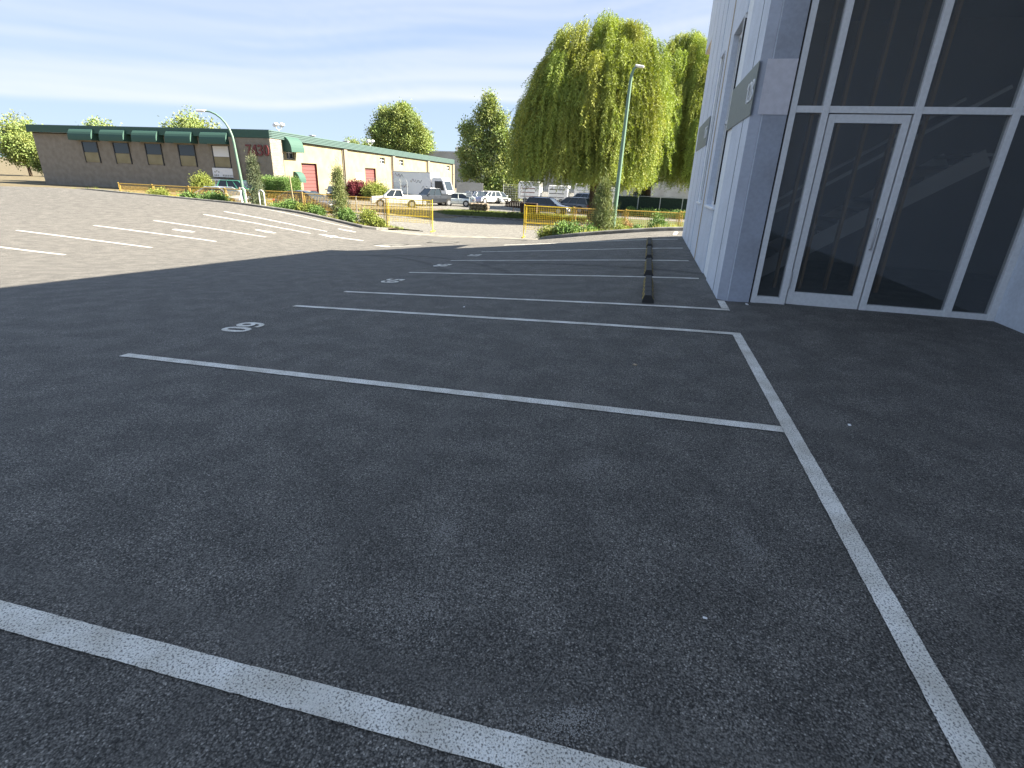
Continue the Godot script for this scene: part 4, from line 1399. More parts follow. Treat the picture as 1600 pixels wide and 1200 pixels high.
	for s in [-1.0, 1.0]:
		var off := Vector3(0, 0, s * 0.012)
		tube(pil, [P.call(3, s) + off, P.call(2, s) + off], [0.045, 0.04], 5)
		tube(pil, [P.call(0, s) + off, P.call(1, s) + off], [0.09 if kind != "pickup" else 0.06, 0.06], 5)
		for f in ([0.5] if kind != "suv" else [0.36, 0.68]):
			var a: Vector3 = P.call(0, s).lerp(P.call(3, s), f + 0.02); var b: Vector3 = P.call(1, s).lerp(P.call(2, s), f)
			tube(pil, [a + off, b + off], [0.04, 0.035], 5)
		tube(pil, [P.call(1, s) + off, P.call(2, s) + off], [0.035, 0.035], 5)
	part("pillars", pil, paint, o)
	# wheels
	var wx := [L * 0.62, -L * 0.60]
	for x in wx:
		for s in [-1.0, 1.0]:
			var arch := tool()
			rod(arch, Vector3(x, r, s * (W - 0.30)), Vector3(x, r, s * (W + 0.006)), r * 1.16, 20)
			part("wheel_arch", arch, M.dark_trim, o)
			var wn := Node3D.new()
			wn.name = "wheel"
			o.add_child(wn, true)
			var ty := tool()
			tube(ty, [Vector3(x, r, s * (W - 0.20)), Vector3(x, r, s * (W - 0.01)), Vector3(x, r, s * (W + 0.018))], [r, r, r * 0.93], 20)
			part("tyre", ty, M.tyre, wn)
			var ri := tool()
			rod(ri, Vector3(x, r, s * (W - 0.1)), Vector3(x, r, s * (W + 0.024)), r * 0.62, 16)
			part("rim", ri, M.rim, wn)
	# lamps, grille, bumpers, plate, mirrors, door seams
	for s in [-1.0, 1.0]:
		var hl := tool()
		box(hl, Vector3(L * 0.955, belt * 0.68, s * W * 0.70), Vector3(0.22, belt * 0.14, W * 0.36), Basis(Vector3.UP, -s * 0.35), 0.03)
		part("headlight", hl, M.lamp_glass, o)
		var tl := tool()
		box(tl, Vector3(-L * 0.972, belt * 0.80, s * W * 0.80), Vector3(0.10, belt * 0.18, W * 0.24), Basis.IDENTITY, 0.02)
		part("taillight", tl, M.tail, o)
		var mi := tool()
		box(mi, Vector3(cab[3] * L - 0.22, belt + 0.1, s * (W + 0.06)), Vector3(0.14, 0.15, 0.2), Basis.IDENTITY, 0.03)
		part("mirror", mi, paint, o)
		var seam := tool()
		for f in ([0.0, 0.5, 1.0] if kind != "pickup" else [0.0, 0.48, 1.0]):
			var x: float = lerpf(cab[0] * L + 0.25, cab[3] * L - 0.15, f)
			box(seam, Vector3(x, lerpf(clear, belt, 0.5), s * (W * 1.0 - 0.012)), Vector3(0.014, (belt - clear) * 0.7, 0.03))
		part("door_seam", seam, M.dark_trim, o)
		var hnd := tool()
		for f in [0.42, 0.92]:
			box(hnd, Vector3(lerpf(cab[0] * L + 0.25, cab[3] * L - 0.15, f) - 0.1, belt * 0.83, s * (W * 0.985 + 0.01)), Vector3(0.18, 0.035, 0.03))
		part("door_handle", hnd, M.dark_trim, o)
	var gr := tool()
	box(gr, Vector3(L * 0.985, belt * 0.56, 0), Vector3(0.08, belt * (0.30 if kind != "pickup" else 0.36), W * 1.0), Basis.IDENTITY, 0.02)
	part("grille", gr, M.dark_trim, o)
	for e in [1.0, -1.0]:
		var bm := tool()
		box(bm, Vector3(e * L * 0.97, clear + 0.13, 0), Vector3(0.2, 0.2, W * 1.72), Basis.IDENTITY, 0.05)
		part("bumper", bm, paint if kind != "pickup" else M.rim, o)
		var np := tool()
		box(np, Vector3(e * (L * 0.97 + 0.105), clear + 0.2, 0), Vector3(0.012, 0.13, 0.32))
		part("number_plate", np, M.sign_white, o)
	if kind == "pickup":
		var bed := tool()
		box(bed, Vector3(-L * 0.64, belt + 0.025, 0), Vector3(L * 0.64, 0.05, W * 1.56))
		part("bed_floor", bed, M.dark_trim, o)
		for s in [-1.0, 1.0]:
			var rl := tool()
			box(rl, Vector3(-L * 0.64, belt + 0.05, s * W * 0.86), Vector3(L * 0.70, 0.12, 0.14), Basis.IDENTITY, 0.03)
			part("bed_rail", rl, paint, o)
	if kind == "suv":
		for s in [-1.0, 1.0]:
			var rk := tool()
			tube(rk, [Vector3(cab[1] * L + 0.1, y1 + 0.07, s * wt * 0.92), Vector3(cab[2] * L - 0.15, y1 + 0.09, s * wt * 0.92)], [0.02], 6)
			part("roof_rail", rk, M.dark_trim, o)
	return o

func car_paint(r: float, g: float, b: float, metal := 0.0) -> StandardMaterial3D:
	var m := mat(r, g, b, 0.35, metal)
	m.clearcoat_enabled = true
	m.clearcoat = 1.0
	m.clearcoat_roughness = 0.05
	return m

func build_vehicles() -> void:
	var y := -1.985
	var white := car_paint(0.78, 0.78, 0.76); var dark := car_paint(0.035, 0.04, 0.05, 0.3); var silver := car_paint(0.50, 0.53, 0.54, 0.5)
	var blue := car_paint(0.02, 0.03, 0.075, 0.3); var grey := car_paint(0.12, 0.13, 0.15, 0.4); var pale := car_paint(0.62, 0.66, 0.64, 0.3); var green := car_paint(0.06, 0.28, 0.20, 0.1)
	car("white crew cab pickup truck facing left behind the left yellow gate", "pickup", white, Vector3(-26.6, y, -55.2), PI + 0.5, Vector3(5.4, 1.82, 1.9), "pickup truck")
	car("dark grey pickup truck facing left behind the white pickup", "pickup", car_paint(0.03, 0.035, 0.045, 0.3), Vector3(-24.9, y, -61.5), PI + 0.95, Vector3(5.5, 1.95, 1.98), "pickup truck")
	car("silver four door hatchback facing left between dark pickup and planter", "hatch", pale, Vector3(-22.6, y, -63.4), PI + 0.12, Vector3(4.5, 1.47, 1.78))
	car("dark blue crossover parked behind the silver hatchback", "suv", blue, Vector3(-22.6, y, -69.5), -1.9, Vector3(4.4, 1.6, 1.8), "crossover")
	car("white crossover parked between dark crossover and grey hatchback", "suv", white, Vector3(-21.4, y, -72.2), -2.0, Vector3(4.5, 1.6, 1.8), "crossover")
	car("grey hatchback nearest the cottonwood shrubs, facing right", "hatch", silver, Vector3(-20.6, y, -74.8), -0.75, Vector3(4.4, 1.5, 1.78))
	car("dark blue car with long windows behind the right yellow gate", "suv", blue, Vector3(-10.4, y, -58.0), -0.12, Vector3(4.7, 1.62, 1.85))
	car("dark grey crossover parked left of the willow trunk", "suv", grey, Vector3(-8.4, y, -62.2), PI - 0.3, Vector3(4.6, 1.68, 1.86), "crossover")
	car("silver blue van with roof rails behind the dark grey crossover", "suv", car_paint(0.16, 0.20, 0.30, 0.4), Vector3(-7.9, y, -67.5), PI - 0.35, Vector3(4.9, 2.0, 1.9), "van")
	car("dark grey sedan parked on the street behind the left fence", "sedan", car_paint(0.05, 0.055, 0.065, 0.4), on(-24.4, -36.0), -0.03, Vector3(4.85, 1.46, 1.85))
	car("silver car behind the fence by the curved lamp post", "sedan", silver, on(-31.8, -36.2), -0.02, Vector3(4.7, 1.45, 1.82))
	car("black car parked by the large red roller door", "sedan", dark, Vector3(-41.6, y, -67.6), -1.1, Vector3(4.7, 1.5, 1.82))
	car("black sedan behind the chain link fence, left one", "sedan", dark, Vector3(-33.3, y, -67.4), -0.6, Vector3(4.7, 1.45, 1.82))
	car("dark blue sedan behind the chain link fence, right one", "sedan", blue, Vector3(-32.0, y, -72.2), -0.55, Vector3(4.7, 1.48, 1.82))
	car("green minivan at the far left in front of the shop sign", "suv", green, Vector3(-47.2, y, -56.5), 0.1, Vector3(5.0, 1.95, 2.0), "van")
	# box truck facing right
	var t := thing("box_truck", "white box truck with scribbled side parked along the warehouse", "truck", Vector3(-30.3, y, -69.2), -0.12)
	var b := tool(); box(b, Vector3(0, 2.25, 0), Vector3(5.6, 2.75, 2.35), Basis.IDENTITY, 0.05)
	part("cargo_box", b, M.sign_white, t)
	var e := tool(); box(e, Vector3(-2.83, 2.25, 0), Vector3(0.08, 2.8, 2.4), Basis.IDENTITY, 0.02)
	part("rear_frame", e, car_paint(0.6, 0.22, 0.2), t)
	for s in [-1.0, 1.0]:
		var tr := tool(); box(tr, Vector3(0, 3.62, s * 1.18), Vector3(5.62, 0.08, 0.06)); box(tr, Vector3(0, 0.9, s * 1.18), Vector3(5.62, 0.1, 0.06))
		part("edge_rail", tr, M.galvanised, t)
	rng.seed = 8
	for k in 7:
		var sc := tool()
		var c := Vector3([-2.1, -1.6, -0.9, 0.2, 1.1, 1.9, -1.2][k], [3.2, 3.1, 1.9, 2.6, 2.5, 1.8, 1.8][k], 1.19)
		var pts := []
		for j in 7: pts.append(c + Vector3((j - 3) * 0.14, sin(j * 1.7 + k) * 0.2, 0))
		tube(sc, pts, [0.02], 5)
		part("scribble", sc, M.dark_trim if k % 3 else M.red_trim, t)
	var ch := tool(); box(ch, Vector3(0.9, 0.62, 0), Vector3(7.6, 0.25, 1.0))
	part("chassis", ch, M.dark_trim, t)
	var cabin := tool()
	prism(cabin, poly([2.95, 0.5, 5.0, 0.5, 5.05, 1.35, 4.55, 2.75, 4.3, 3.05, 2.95, 3.05]), Transform3D(Basis.IDENTITY, Vector3(0, 0, -1.05)), 2.1)
	part("cab", cabin, M.sign_white, t)
	var cw := tool()
	prism(cw, poly([3.35, 1.55, 4.72, 1.55, 4.38, 2.65, 3.35, 2.65]), Transform3D(Basis.IDENTITY, Vector3(0, 0, 1.052)), 0.015)
	part("side_window", cw, M.dark_glass, t)
	var cs := tool()
	quad(cs, Vector3(5.0, 1.55, -0.95), Vector3(5.0, 1.55, 0.95), Vector3(4.59, 2.68, 0.95), Vector3(4.59, 2.68, -0.95), Vector3(0.9, 0.35, 0).normalized())
	part("windscreen", cs, M.dark_glass, t)
	for x in [-1.6, 4.05]:
		for s in [-1.0, 1.0]:
			var wn := Node3D.new(); wn.name = "wheel"; t.add_child(wn, true)
			var ty := tool(); rod(ty, Vector3(x, 0.45, s * 0.82), Vector3(x, 0.45, s * 1.14), 0.45, 18)
			part("tyre", ty, M.tyre, wn)
			var ri := tool(); rod(ri, Vector3(x, 0.45, s * 0.9), Vector3(x, 0.45, s * 1.15), 0.25, 12)
			part("rim", ri, M.rim, wn)

# ---------- plants ----------
# a spray of leaves about one unit across
func spray(seed_: int, n: int, leaf: float, narrow: float, droop := 0.0) -> ArrayMesh:
	rng.seed = seed_
	var st := tool()
	for k in n:
		var p := Vector3(rng.randfn(), rng.randfn(), rng.randfn()) * 0.28
		var d := (p.normalized() + Vector3(rng.randfn(), rng.randfn(), rng.randfn()) * 0.5 + Vector3(0, -droop, 0)).normalized()
		var s := d.cross(Vector3(rng.randfn(), rng.randfn(), rng.randfn())).normalized()
		var l := leaf * rng.randf_range(0.7, 1.25)
		var n_ := s.cross(d).normalized()
		var a := p; var b := p + d * l * 0.45 + s * l * narrow; var c := p + d * l; var e := p + d * l * 0.45 - s * l * narrow
		tri(st, a, b, c, n_, n_, n_); tri(st, a, c, e, n_, n_, n_)
	return st.commit()

func trunk_tube(st: SurfaceTool, a: Vector3, b: Vector3, r0: float, r1: float, wob := 0.15) -> void:
	var pts := [a]; var rad := [r0]
	for k in range(1, 5):
		var t := k / 4.0
		var off := Vector3(rng.randf() - 0.5, 0, rng.randf() - 0.5) * wob * a.distance_to(b) * 0.25 * (1.0 if k < 4 else 0.0)
		pts.append(a.lerp(b, t) + off); rad.append(lerpf(r0, r1, t))
	tube(st, pts, rad, 8)

# broadleaf tree: lobes are [centre, radius vector, number of sprays]
func tree(called: String, label: String, at: Vector3, trunk_r: float, lobes: Array, mesh: ArrayMesh, m: Material, spray_size: float, seed_: int, fill := 0.45, group := "") -> Node3D:
	var o := thing(called, label, "tree", at, 0.0, group)
	rng.seed = seed_
	var tr := tool()
	var topmost := 0.0
	for l in lobes: topmost = maxf(topmost, l[0].y)
	trunk_tube(tr, Vector3(0, -0.3, 0), Vector3(0, topmost * 0.55, 0), trunk_r, trunk_r * 0.6)
	part("trunk", tr, M.bark, o)
	for l in lobes:
		var br := tool()
		var base := Vector3(0, clampf(l[0].y * 0.5, 0.5, topmost * 0.55), 0)
		trunk_tube(br, base, l[0], trunk_r * 0.45, trunk_r * 0.1, 0.5)
		for k in 4:
			var d := Vector3(rng.randfn(), rng.randfn() * 0.7 + 0.3, rng.randfn()).normalized()
			trunk_tube(br, base.lerp(l[0], rng.randf_range(0.5, 1.0)), l[0] + d * l[1] * 0.85, trunk_r * 0.15, trunk_r * 0.04, 0.5)
		part("limb", br, M.bark, o)
	var places := []; var tints := []
	for l in lobes:
		for k in int(l[2]):
			var d := Vector3(rng.randfn(), rng.randfn(), rng.randfn()).normalized()
			var bump := 1.0 + 0.22 * sin(d.x * 5.0 + seed_) * sin(d.y * 6.0 + seed_ * 2.0) + 0.16 * sin(d.z * 9.0 + d.y * 7.0)
			var p: Vector3 = l[0] + d * l[1] * bump * pow(rng.randf(), fill)
			var b := Basis.from_euler(Vector3(rng.randf_range(-0.6, 0.6), rng.randf() * TAU, rng.randf_range(-0.6, 0.6))).scaled(Vector3.ONE * spray_size * rng.randf_range(0.7, 1.35))
			places.append(Transform3D(b, p))
			var v := rng.randf_range(0.72, 1.28)
			tints.append(Color(v * rng.randf_range(0.88, 1.15), v, v * rng.randf_range(0.8, 1.1)))
	copies("crown", mesh, m, places, tints, o)
	return o

# hanging willow twig, two metres long, with narrow leaves
func willow_twig(seed_: int) -> ArrayMesh:
	rng.seed = seed_
	var st := tool()
	var p := Vector3.ZERO
	var d := Vector3(rng.randfn() * 0.12, -1.0, rng.randfn() * 0.12).normalized()
	for k in 22:
		var q := p + d * 0.095
		d = (d + Vector3(rng.randfn() * 0.05, -0.04, rng.randfn() * 0.05)).normalized()
		for s in 2:
			var a := rng.randf() * TAU
			var out := Vector3(cos(a), -0.75, sin(a)).normalized()
			var w := out.cross(Vector3(rng.randfn(), rng.randfn(), rng.randfn())).normalized() * 0.026
			var l := rng.randf_range(0.16, 0.27)
			var n := out.cross(w).normalized()
			tri(st, p, p + out * l * 0.4 + w, p + out * l, n, n, n)
			tri(st, p, p + out * l, p + out * l * 0.4 - w, n, n, n)
		p = q
	return st.commit()

# weeping willow: mounds of twigs over a domed crown; each mound spills strands down
func willow(label: String, at: Vector3, trunk_r: float, shape: Array, seed_: int, mounds: int, m: Material) -> void:
	var o := thing("willow_tree", label, "tree", at, 0.0, "weeping willows")
	rng.seed = seed_
	var tr := tool()
	tube(tr, [Vector3(0, -0.4, 0), Vector3(0, 0.3, 0), Vector3(0.05, 2.0, 0), Vector3(-0.1, 4.5, 0.1), Vector3(0, 7.0, 0)], [trunk_r * 1.3, trunk_r * 1.05, trunk_r * 0.95, trunk_r * 0.85, trunk_r * 0.5], 14)
	part("trunk", tr, M.bark, o)
	var twigs := [willow_twig(seed_ + 1), willow_twig(seed_ + 2), willow_twig(seed_ + 3)]
	var places := [[], [], []]; var tints := [[], [], []]
	var heads := []
	for s in shape:   # [centre, radii, share of the mounds]
		for k in int(mounds * s[2]):
			var d := Vector3(rng.randfn(), absf(rng.randfn()) * 0.9 + 0.05 - 0.75 * rng.randf(), rng.randfn()).normalized()
			if k % 4 == 2: d = Vector3(rng.randfn() * 0.6, 1.0, rng.randfn() * 0.6).normalized()
			d /= pow(pow(absf(d.x), 2.25) + pow(absf(d.y), 2.25) + pow(absf(d.z), 2.25), 1.0 / 2.25)
			var depth := 1.0 if k % 4 else rng.randf_range(0.5, 0.9)
			heads.append([s[0] + d * s[1] * depth * rng.randf_range(0.93, 1.07), d])
	for k in heads.size():
		var hp: Vector3 = heads[k][0]
		var out: Vector3 = Vector3(heads[k][1].x, 0, heads[k][1].z)
		if k % 3 == 0:
			var br := tool()
			trunk_tube(br, Vector3(0, clampf(hp.y * 0.55, 2.5, 7.0), 0), hp, trunk_r * 0.28, 0.03, 0.6)
			part("limb", br, M.bark, o)
		var v0 := rng.randf_range(0.82, 1.2); var warm := rng.randf_range(0.92, 1.14)
		var wide := rng.randf_range(0.35, 1.0)
		var runs := rng.randi_range(34, 58)
		for j in runs:
			var a := rng.randf() * TAU
			var off := Vector3(cos(a), 0, sin(a)) * wide * sqrt(rng.randf())
			var p := hp + off + Vector3(0, (wide - off.length()) * 0.6 + rng.randf_range(-0.25, 0.25), 0)
			var drift := (out * (0.25 + 0.6 * smoothstep(6.0, 13.0, hp.y)) + off * 0.4 + Vector3(rng.randfn(), 0, rng.randfn()) * 0.1)
			var reach := rng.randf_range(0.6, 1.0)
			var floor_y := 3.6 + 0.9 * rng.randf() * rng.randf() + 0.5 * sin(hp.x * 0.9) * sin(hp.z * 0.7)
			var segs := 1 + int(rng.randf() * 4.2 * reach)
			var lean := 1.0
			for q in segs:
				if p.y - 1.0 < floor_y: break
				var dir := (Vector3(0, -1, 0) + drift * 0.42 * lean).normalized()
				lean *= 0.35
				var y := -dir
				var x := y.cross(Vector3(cos(a * 3.0), 0.1, sin(a * 3.0))).normalized()
				var b := Basis(x, y, x.cross(y)) * Basis(Vector3.UP, rng.randf() * TAU)
				var sc := rng.randf_range(0.75, 1.1)
				var t := rng.randi() % 3
				places[t].append(Transform3D(b.scaled(Vector3.ONE * sc), p))
				var v := v0 * rng.randf_range(0.82, 1.18)
				tints[t].append(Color(v * warm, v, v * 0.9))
				p += dir * 1.75 * sc
	for t in 3: copies("crown", twigs[t], m, places[t], tints[t], o)

func conifer(label: String, at: Vector3, height: float, radius: float, m: Material, mesh: ArrayMesh, n: int, seed_: int) -> void:
	var o := thing("young_conifer", label, "tree", at, 0.0, "young conifers in the planting beds")
	rng.seed = seed_
	var tr := tool()
	tube(tr, [Vector3(0, -0.2, 0), Vector3(0.02, height * 0.5, 0), Vector3(0, height * 0.97, 0)], [0.05, 0.035, 0.008], 6)
	part("trunk", tr, M.bark, o)
	var places := []; var tints := []
	for k in n:
		var t := pow(rng.randf(), 1.15)
		var a := rng.randf() * TAU
		var rr := radius * (1.0 - pow(t, 1.5) * 0.92) * pow(rng.randf(), 0.5) * (1.0 + 0.45 * sin(a * 3.0 + t * 17.0)) * (0.6 + 0.4 * smoothstep(0.0, 0.15, t))
		var p := Vector3(cos(a) * rr, 0.08 + t * height * 0.97, sin(a) * rr)
		var up := Vector3(cos(a) * 0.5, 1.0, sin(a) * 0.5).normalized()
		var x := up.cross(Vector3(sin(a * 2.0), 0.2, cos(a * 5.0))).normalized()
		places.append(Transform3D(Basis(x, up, x.cross(up)).scaled(Vector3(0.75, 1.3, 0.75) * rng.randf_range(0.25, 0.62)), p))
		var v := rng.randf_range(0.65, 1.35)
		tints.append(Color(v * rng.randf_range(0.9, 1.2), v, v * rng.randf_range(0.85, 1.15)))
	copies("crown", mesh, m, places, tints, o)

func shrub(called: String, label: String, at: Vector3, r: Vector3, m: Material, mesh: ArrayMesh, n: int, size: float, seed_: int, group := "", boxy := false) -> void:
	var o := thing(called, label, "shrub" if not boxy else "hedge", at, 0.0, group)
	rng.seed = seed_
	var st := tool()
	for k in 5:
		var d := Vector3(rng.randfn() * 0.5 * r.x, r.y * 1.3, rng.randfn() * 0.5 * r.z)
		tube(st, [Vector3(d.x * 0.15, -0.1, d.z * 0.15), d * 0.55, d], [0.03, 0.02, 0.008], 5)
	part("stems", st, M.bark, o)
	var places := []; var tints := []
	for k in n:
		var p: Vector3
		if boxy:
			p = Vector3(rng.randf_range(-1, 1), rng.randf_range(-1, 1), rng.randf_range(-1, 1))
			var ax := rng.randi() % 3
			if rng.randf() < 0.8: p[ax] = (1.0 if p[ax] > 0.0 else -1.0) * rng.randf_range(0.88, 1.0)
			p = p * r + Vector3(0, r.y, 0)
		else:
			var d := Vector3(rng.randfn(), rng.randfn(), rng.randfn()).normalized()
			var bump := 1.0 + 0.2 * sin(d.x * 6.0 + seed_) * sin(d.z * 5.0 + seed_ * 3.0)
			p = d * r * bump * pow(rng.randf(), 0.4) + Vector3(0, r.y * 0.95, 0)
			if p.y < 0.03: p.y = rng.randf() * 0.15
		places.append(Transform3D(Basis.from_euler(Vector3(rng.randf(), rng.randf() * TAU, rng.randf())).scaled(Vector3.ONE * size * rng.randf_range(0.75, 1.3)), p))
		var v := rng.randf_range(0.7, 1.3)
		tints.append(Color(v * rng.randf_range(0.9, 1.12), v, v * rng.randf_range(0.85, 1.1)))
	copies("foliage", mesh, m, places, tints, o)

func build_plants() -> void:
	var broad := spray(101, 40, 0.22, 0.30)
	var small := spray(102, 44, 0.18, 0.34)
	var needle := spray(103, 46, 0.30, 0.07)
	var m_tree := leafy(0.215, 0.275, 0.085, 0.7); var m_cotton := leafy(0.22, 0.275, 0.095, 0.7)
	var m_willow := leafy(0.26, 0.32, 0.08, 0.75)
	var m_con := leafy(0.14, 0.18, 0.06); var m_con_dark := leafy(0.10, 0.13, 0.07)
	var m_shrub := leafy(0.12, 0.21, 0.05); var m_red := leafy(0.12, 0.012, 0.022); var m_lime := leafy(0.20, 0.24, 0.045)
	# weeping willows
	willow("large weeping willow behind the street lamp, its trunk beside the parked cars", Vector3(-4.75, -2.0, -49.0), 0.46,
		[[Vector3(-1.5, 8.4, 0), Vector3(4.9, 4.7, 4.8), 0.66], [Vector3(-0.2, 11.4, 0.3), Vector3(4.3, 3.7, 3.9), 0.38], [Vector3(1.0, 6.6, 0.2), Vector3(3.2, 4.6, 4.0), 0.14]], 300, 210, m_willow)
	willow("second weeping willow, right of the street lamp and partly behind the blue building", Vector3(-0.5, -2.0, -69.0), 0.6,
		[[Vector3(3.2, 8.6, 0), Vector3(7.2, 6.0, 5.6), 0.75], [Vector3(3.4, 14.2, 0), Vector3(4.2, 4.0, 3.4), 0.30]], 400, 330, m_willow)
	# trees behind
	tree("broadleaf_tree", "large dense green tree behind the beige warehouse", Vector3(-72.0, -3.0, -153.0), 0.6,
		[[Vector3(-3.2, 18.2, 0), Vector3(3.2, 3.6, 3.4), 190], [Vector3(1.2, 19.4, 0), Vector3(3.4, 3.4, 3.4), 200], [Vector3(4.6, 16.2, 0.5), Vector3(2.8, 3.6, 3.2), 170], [Vector3(-5.2, 14.2, 0.6), Vector3(3.2, 4.0, 3.4), 210], [Vector3(-1.0, 14.6, 2.0), Vector3(4.2, 3.8, 3.6), 260], [Vector3(7.2, 12.2, 0), Vector3(2.8, 4.6, 3.2), 210], [Vector3(3.2, 12.0, 1.6), Vector3(3.6, 3.6, 3.4), 220], [Vector3(-5.4, 9.6, 0), Vector3(3.2, 3.4, 3.2), 180], [Vector3(-1.6, 9.6, 1.6), Vector3(4.0, 3.4, 3.6), 220], [Vector3(3.0, 8.0, 1.0), Vector3(5.0, 3.2, 3.6), 240]], broad, m_tree, 1.9, 21, 0.45)
	tree("cottonwood_tree", "tall loose cottonwood tree between the box truck and the large willow", Vector3(-25.0, -2.0, -84.0), 0.38,
		[[Vector3(0.3, 13.0, 0), Vector3(1.2, 1.9, 1.2), 80], [Vector3(-0.6, 11.4, 0.3), Vector3(1.5, 1.7, 1.4), 80], [Vector3(1.5, 11.0, -0.3), Vector3(1.5, 1.9, 1.4), 90], [Vector3(-2.9, 9.6, 0), Vector3(1.3, 1.9, 1.3), 80], [Vector3(-1.2, 8.8, 0.6), Vector3(1.6, 1.5, 1.5), 80], [Vector3(2.6, 8.9, 0.4), Vector3(1.9, 1.7, 1.6), 100], [Vector3(0.8, 8.2, -0.6), Vector3(1.6, 1.5, 1.5), 80],
		[Vector3(-3.2, 6.6, 0.2), Vector3(1.7, 1.4, 1.5), 80], [Vector3(-0.6, 6.2, 0.8), Vector3(1.8, 1.4, 1.6), 90], [Vector3(3.0, 6.3, 0.0), Vector3(1.8, 1.7, 1.6), 100], [Vector3(-2.6, 4.0, 0), Vector3(1.9, 1.3, 1.6), 90], [Vector3(1.4, 4.2, 0.7), Vector3(2.2, 1.6, 1.8), 120], [Vector3(3.6, 3.6, 0.2), Vector3(1.6, 1.6, 1.5), 90], [Vector3(1.6, 1.8, 0.6), Vector3(2.8, 1.6, 2.0), 170]], broad, m_cotton, 1.15, 33, 0.6)
	for k in 2:
		tree("distant_tree", ["small dark tree top showing over the warehouse roof, left one", "small tree top showing over the warehouse roof, next to the large tree"][k], Vector3([-92.0, -86.5][k], -2.0, -162.0), 0.3, [[Vector3(0, 9.4, 0), Vector3(2.6, 3.2, 2.6), 120]], broad, m_tree, 1.6, 50 + k, 0.4, "tree tops over the warehouse roof")
	var lt := [["broad tree at the far left beyond the warehouse front", -112.0, -96.0, 1.0], ["tall tree second from the far left behind the warehouse front", -104.0, -112.0, 1.25], ["low tree at the left end of the warehouse", -96.0, -72.0, 0.55], ["wide tree standing left of all the others", -126.0, -90.0, 0.95]]
	for k in 4:
		var s: float = lt[k][3]
		tree("street_tree", lt[k][0], Vector3(lt[k][1], -2.0, lt[k][2]), 0.35 * s, [[Vector3(0, 7.0, 0) * s, Vector3(4.0, 4.2, 4.0) * s, 260], [Vector3(2.2, 5.4, 0.5) * s, Vector3(2.8, 3.0, 2.8) * s, 150], [Vector3(-2.4, 5.0, 0) * s, Vector3(2.8, 3.2, 2.8) * s, 150]], broad, m_tree, 1.6 * s, 80 + k, 0.45, "trees at the left end of the street")
	shrub("leafy_bush", "tall yellow green bush at the foot of the cottonwood", Vector3(-20.6, -2.0, -84.5), Vector3(1.9, 2.25, 1.6), m_lime, broad, 260, 0.95, 61)
	shrub("leafy_bush", "dark leafy bush at the foot of the right willow", Vector3(-1.3, -2.0, -68.0), Vector3(1.3, 1.3, 1.0), m_con_dark, broad, 160, 0.6, 62)
	# hedges and bushes by the warehouse
	shrub("clipped_hedge", "clipped dark green box hedge in front of the warehouse corner", Vector3(-44.6, -2.0, -60.0), Vector3(2.25, 1.1, 1.2), m_shrub, small, 1500, 0.5, 63, "", true)
	shrub("red_bush", "round dark red maple bush beside the warehouse cars", Vector3(-37.3, -2.0, -66.0), Vector3(1.6, 1.12, 1.3), m_red, broad, 420, 0.62, 64)
	shrub("green_bush", "round light green bush right of the red bush", Vector3(-34.4, -2.0, -65.5), Vector3(1.7, 1.05, 1.3), m_lime, small, 420, 0.66, 65)
	shrub("yellow_bush", "yellow green bush at the far left by the green minivan", Vector3(-52.0, -2.0, -56.0), Vector3(1.2, 1.3, 1.0), m_lime, small, 300, 0.6, 66)
	shrub("ivy_hedge", "low ivy hedge at the foot of the screened fence", Vector3(3.8, -2.0, -61.5), Vector3(6.0, 0.28, 0.7), m_shrub, broad, 600, 0.55, 67, "", true)
	# young conifers
	conifer("tall olive young conifer in front of the street lamp", on(-2.25, -28.4, 0.05), 2.9, 0.62, m_con, needle, 460, 71)
	conifer("thin olive young conifer left of the left yellow gate", on(-17.2, -28.4, 0.05), 2.75, 0.45, m_con, needle, 300, 72)
	conifer("dark slender young conifer between the bicycle hoops", on(-22.5, -28.2, 0.05), 2.75, 0.42, m_con_dark, needle, 330, 73)
	# shrubs in the beds
	var sp := [[-4.2, -24.2, 0.47, 0.29], [-3.3, -24.0, 0.59, 0.36], [-2.4, -24.4, 0.38, 0.26], [-1.0, -24.5, 0.34, 0.21], [0.55, -27.0, 0.38, 0.61], [-0.3, -26.0, 0.30, 0.26], [2.6, -24.5, 0.42, 0.30], [-0.9, -27.6, 0.30, 0.42],
		[-19.9, -27.7, 0.60, 0.32], [-18.9, -27.6, 0.56, 0.27], [-18.1, -27.5, 0.40, 0.23], [-16.2, -27.4, 0.40, 0.30], [-15.2, -28.0, 0.48, 0.40], [-25.8, -28.2, 0.64, 0.29], [-24.9, -27.9, 0.48, 0.26], [-14.4, -27.6, 0.36, 0.16], [-21.4, -28.4, 0.40, 0.18], [-27.5, -28.4, 0.56, 0.25], [-30.0, -28.6, 0.64, 0.29]]
	var lab := ["low bright green shrub at the driveway end of the right bed", "largest broad green shrub left of the right conifer", "low green shrub touching the right conifer", "small shrub just right of the lamp base", "upright leafy young shrub against the fence right of the lamp", "small low shrub in front of the upright shrub", "bright shrub by the corner of the blue building", "reddish twiggy shrub against the fence right of the lamp",
		"broad dark leaved shrub in front of the grey sedan", "middle shrub in front of the grey sedan", "rightmost shrub in front of the grey sedan", "leafy shrub at the foot of the thin conifer", "upright light green shrub left of the yellow gate", "shrub left of the curved lamp post", "small shrub beside the curved lamp post", "low tuft at the kerb end by the yellow gate", "low tuft beside the right bicycle hoop", "shrub second left of the curved lamp post", "shrub farthest left in the left bed"]
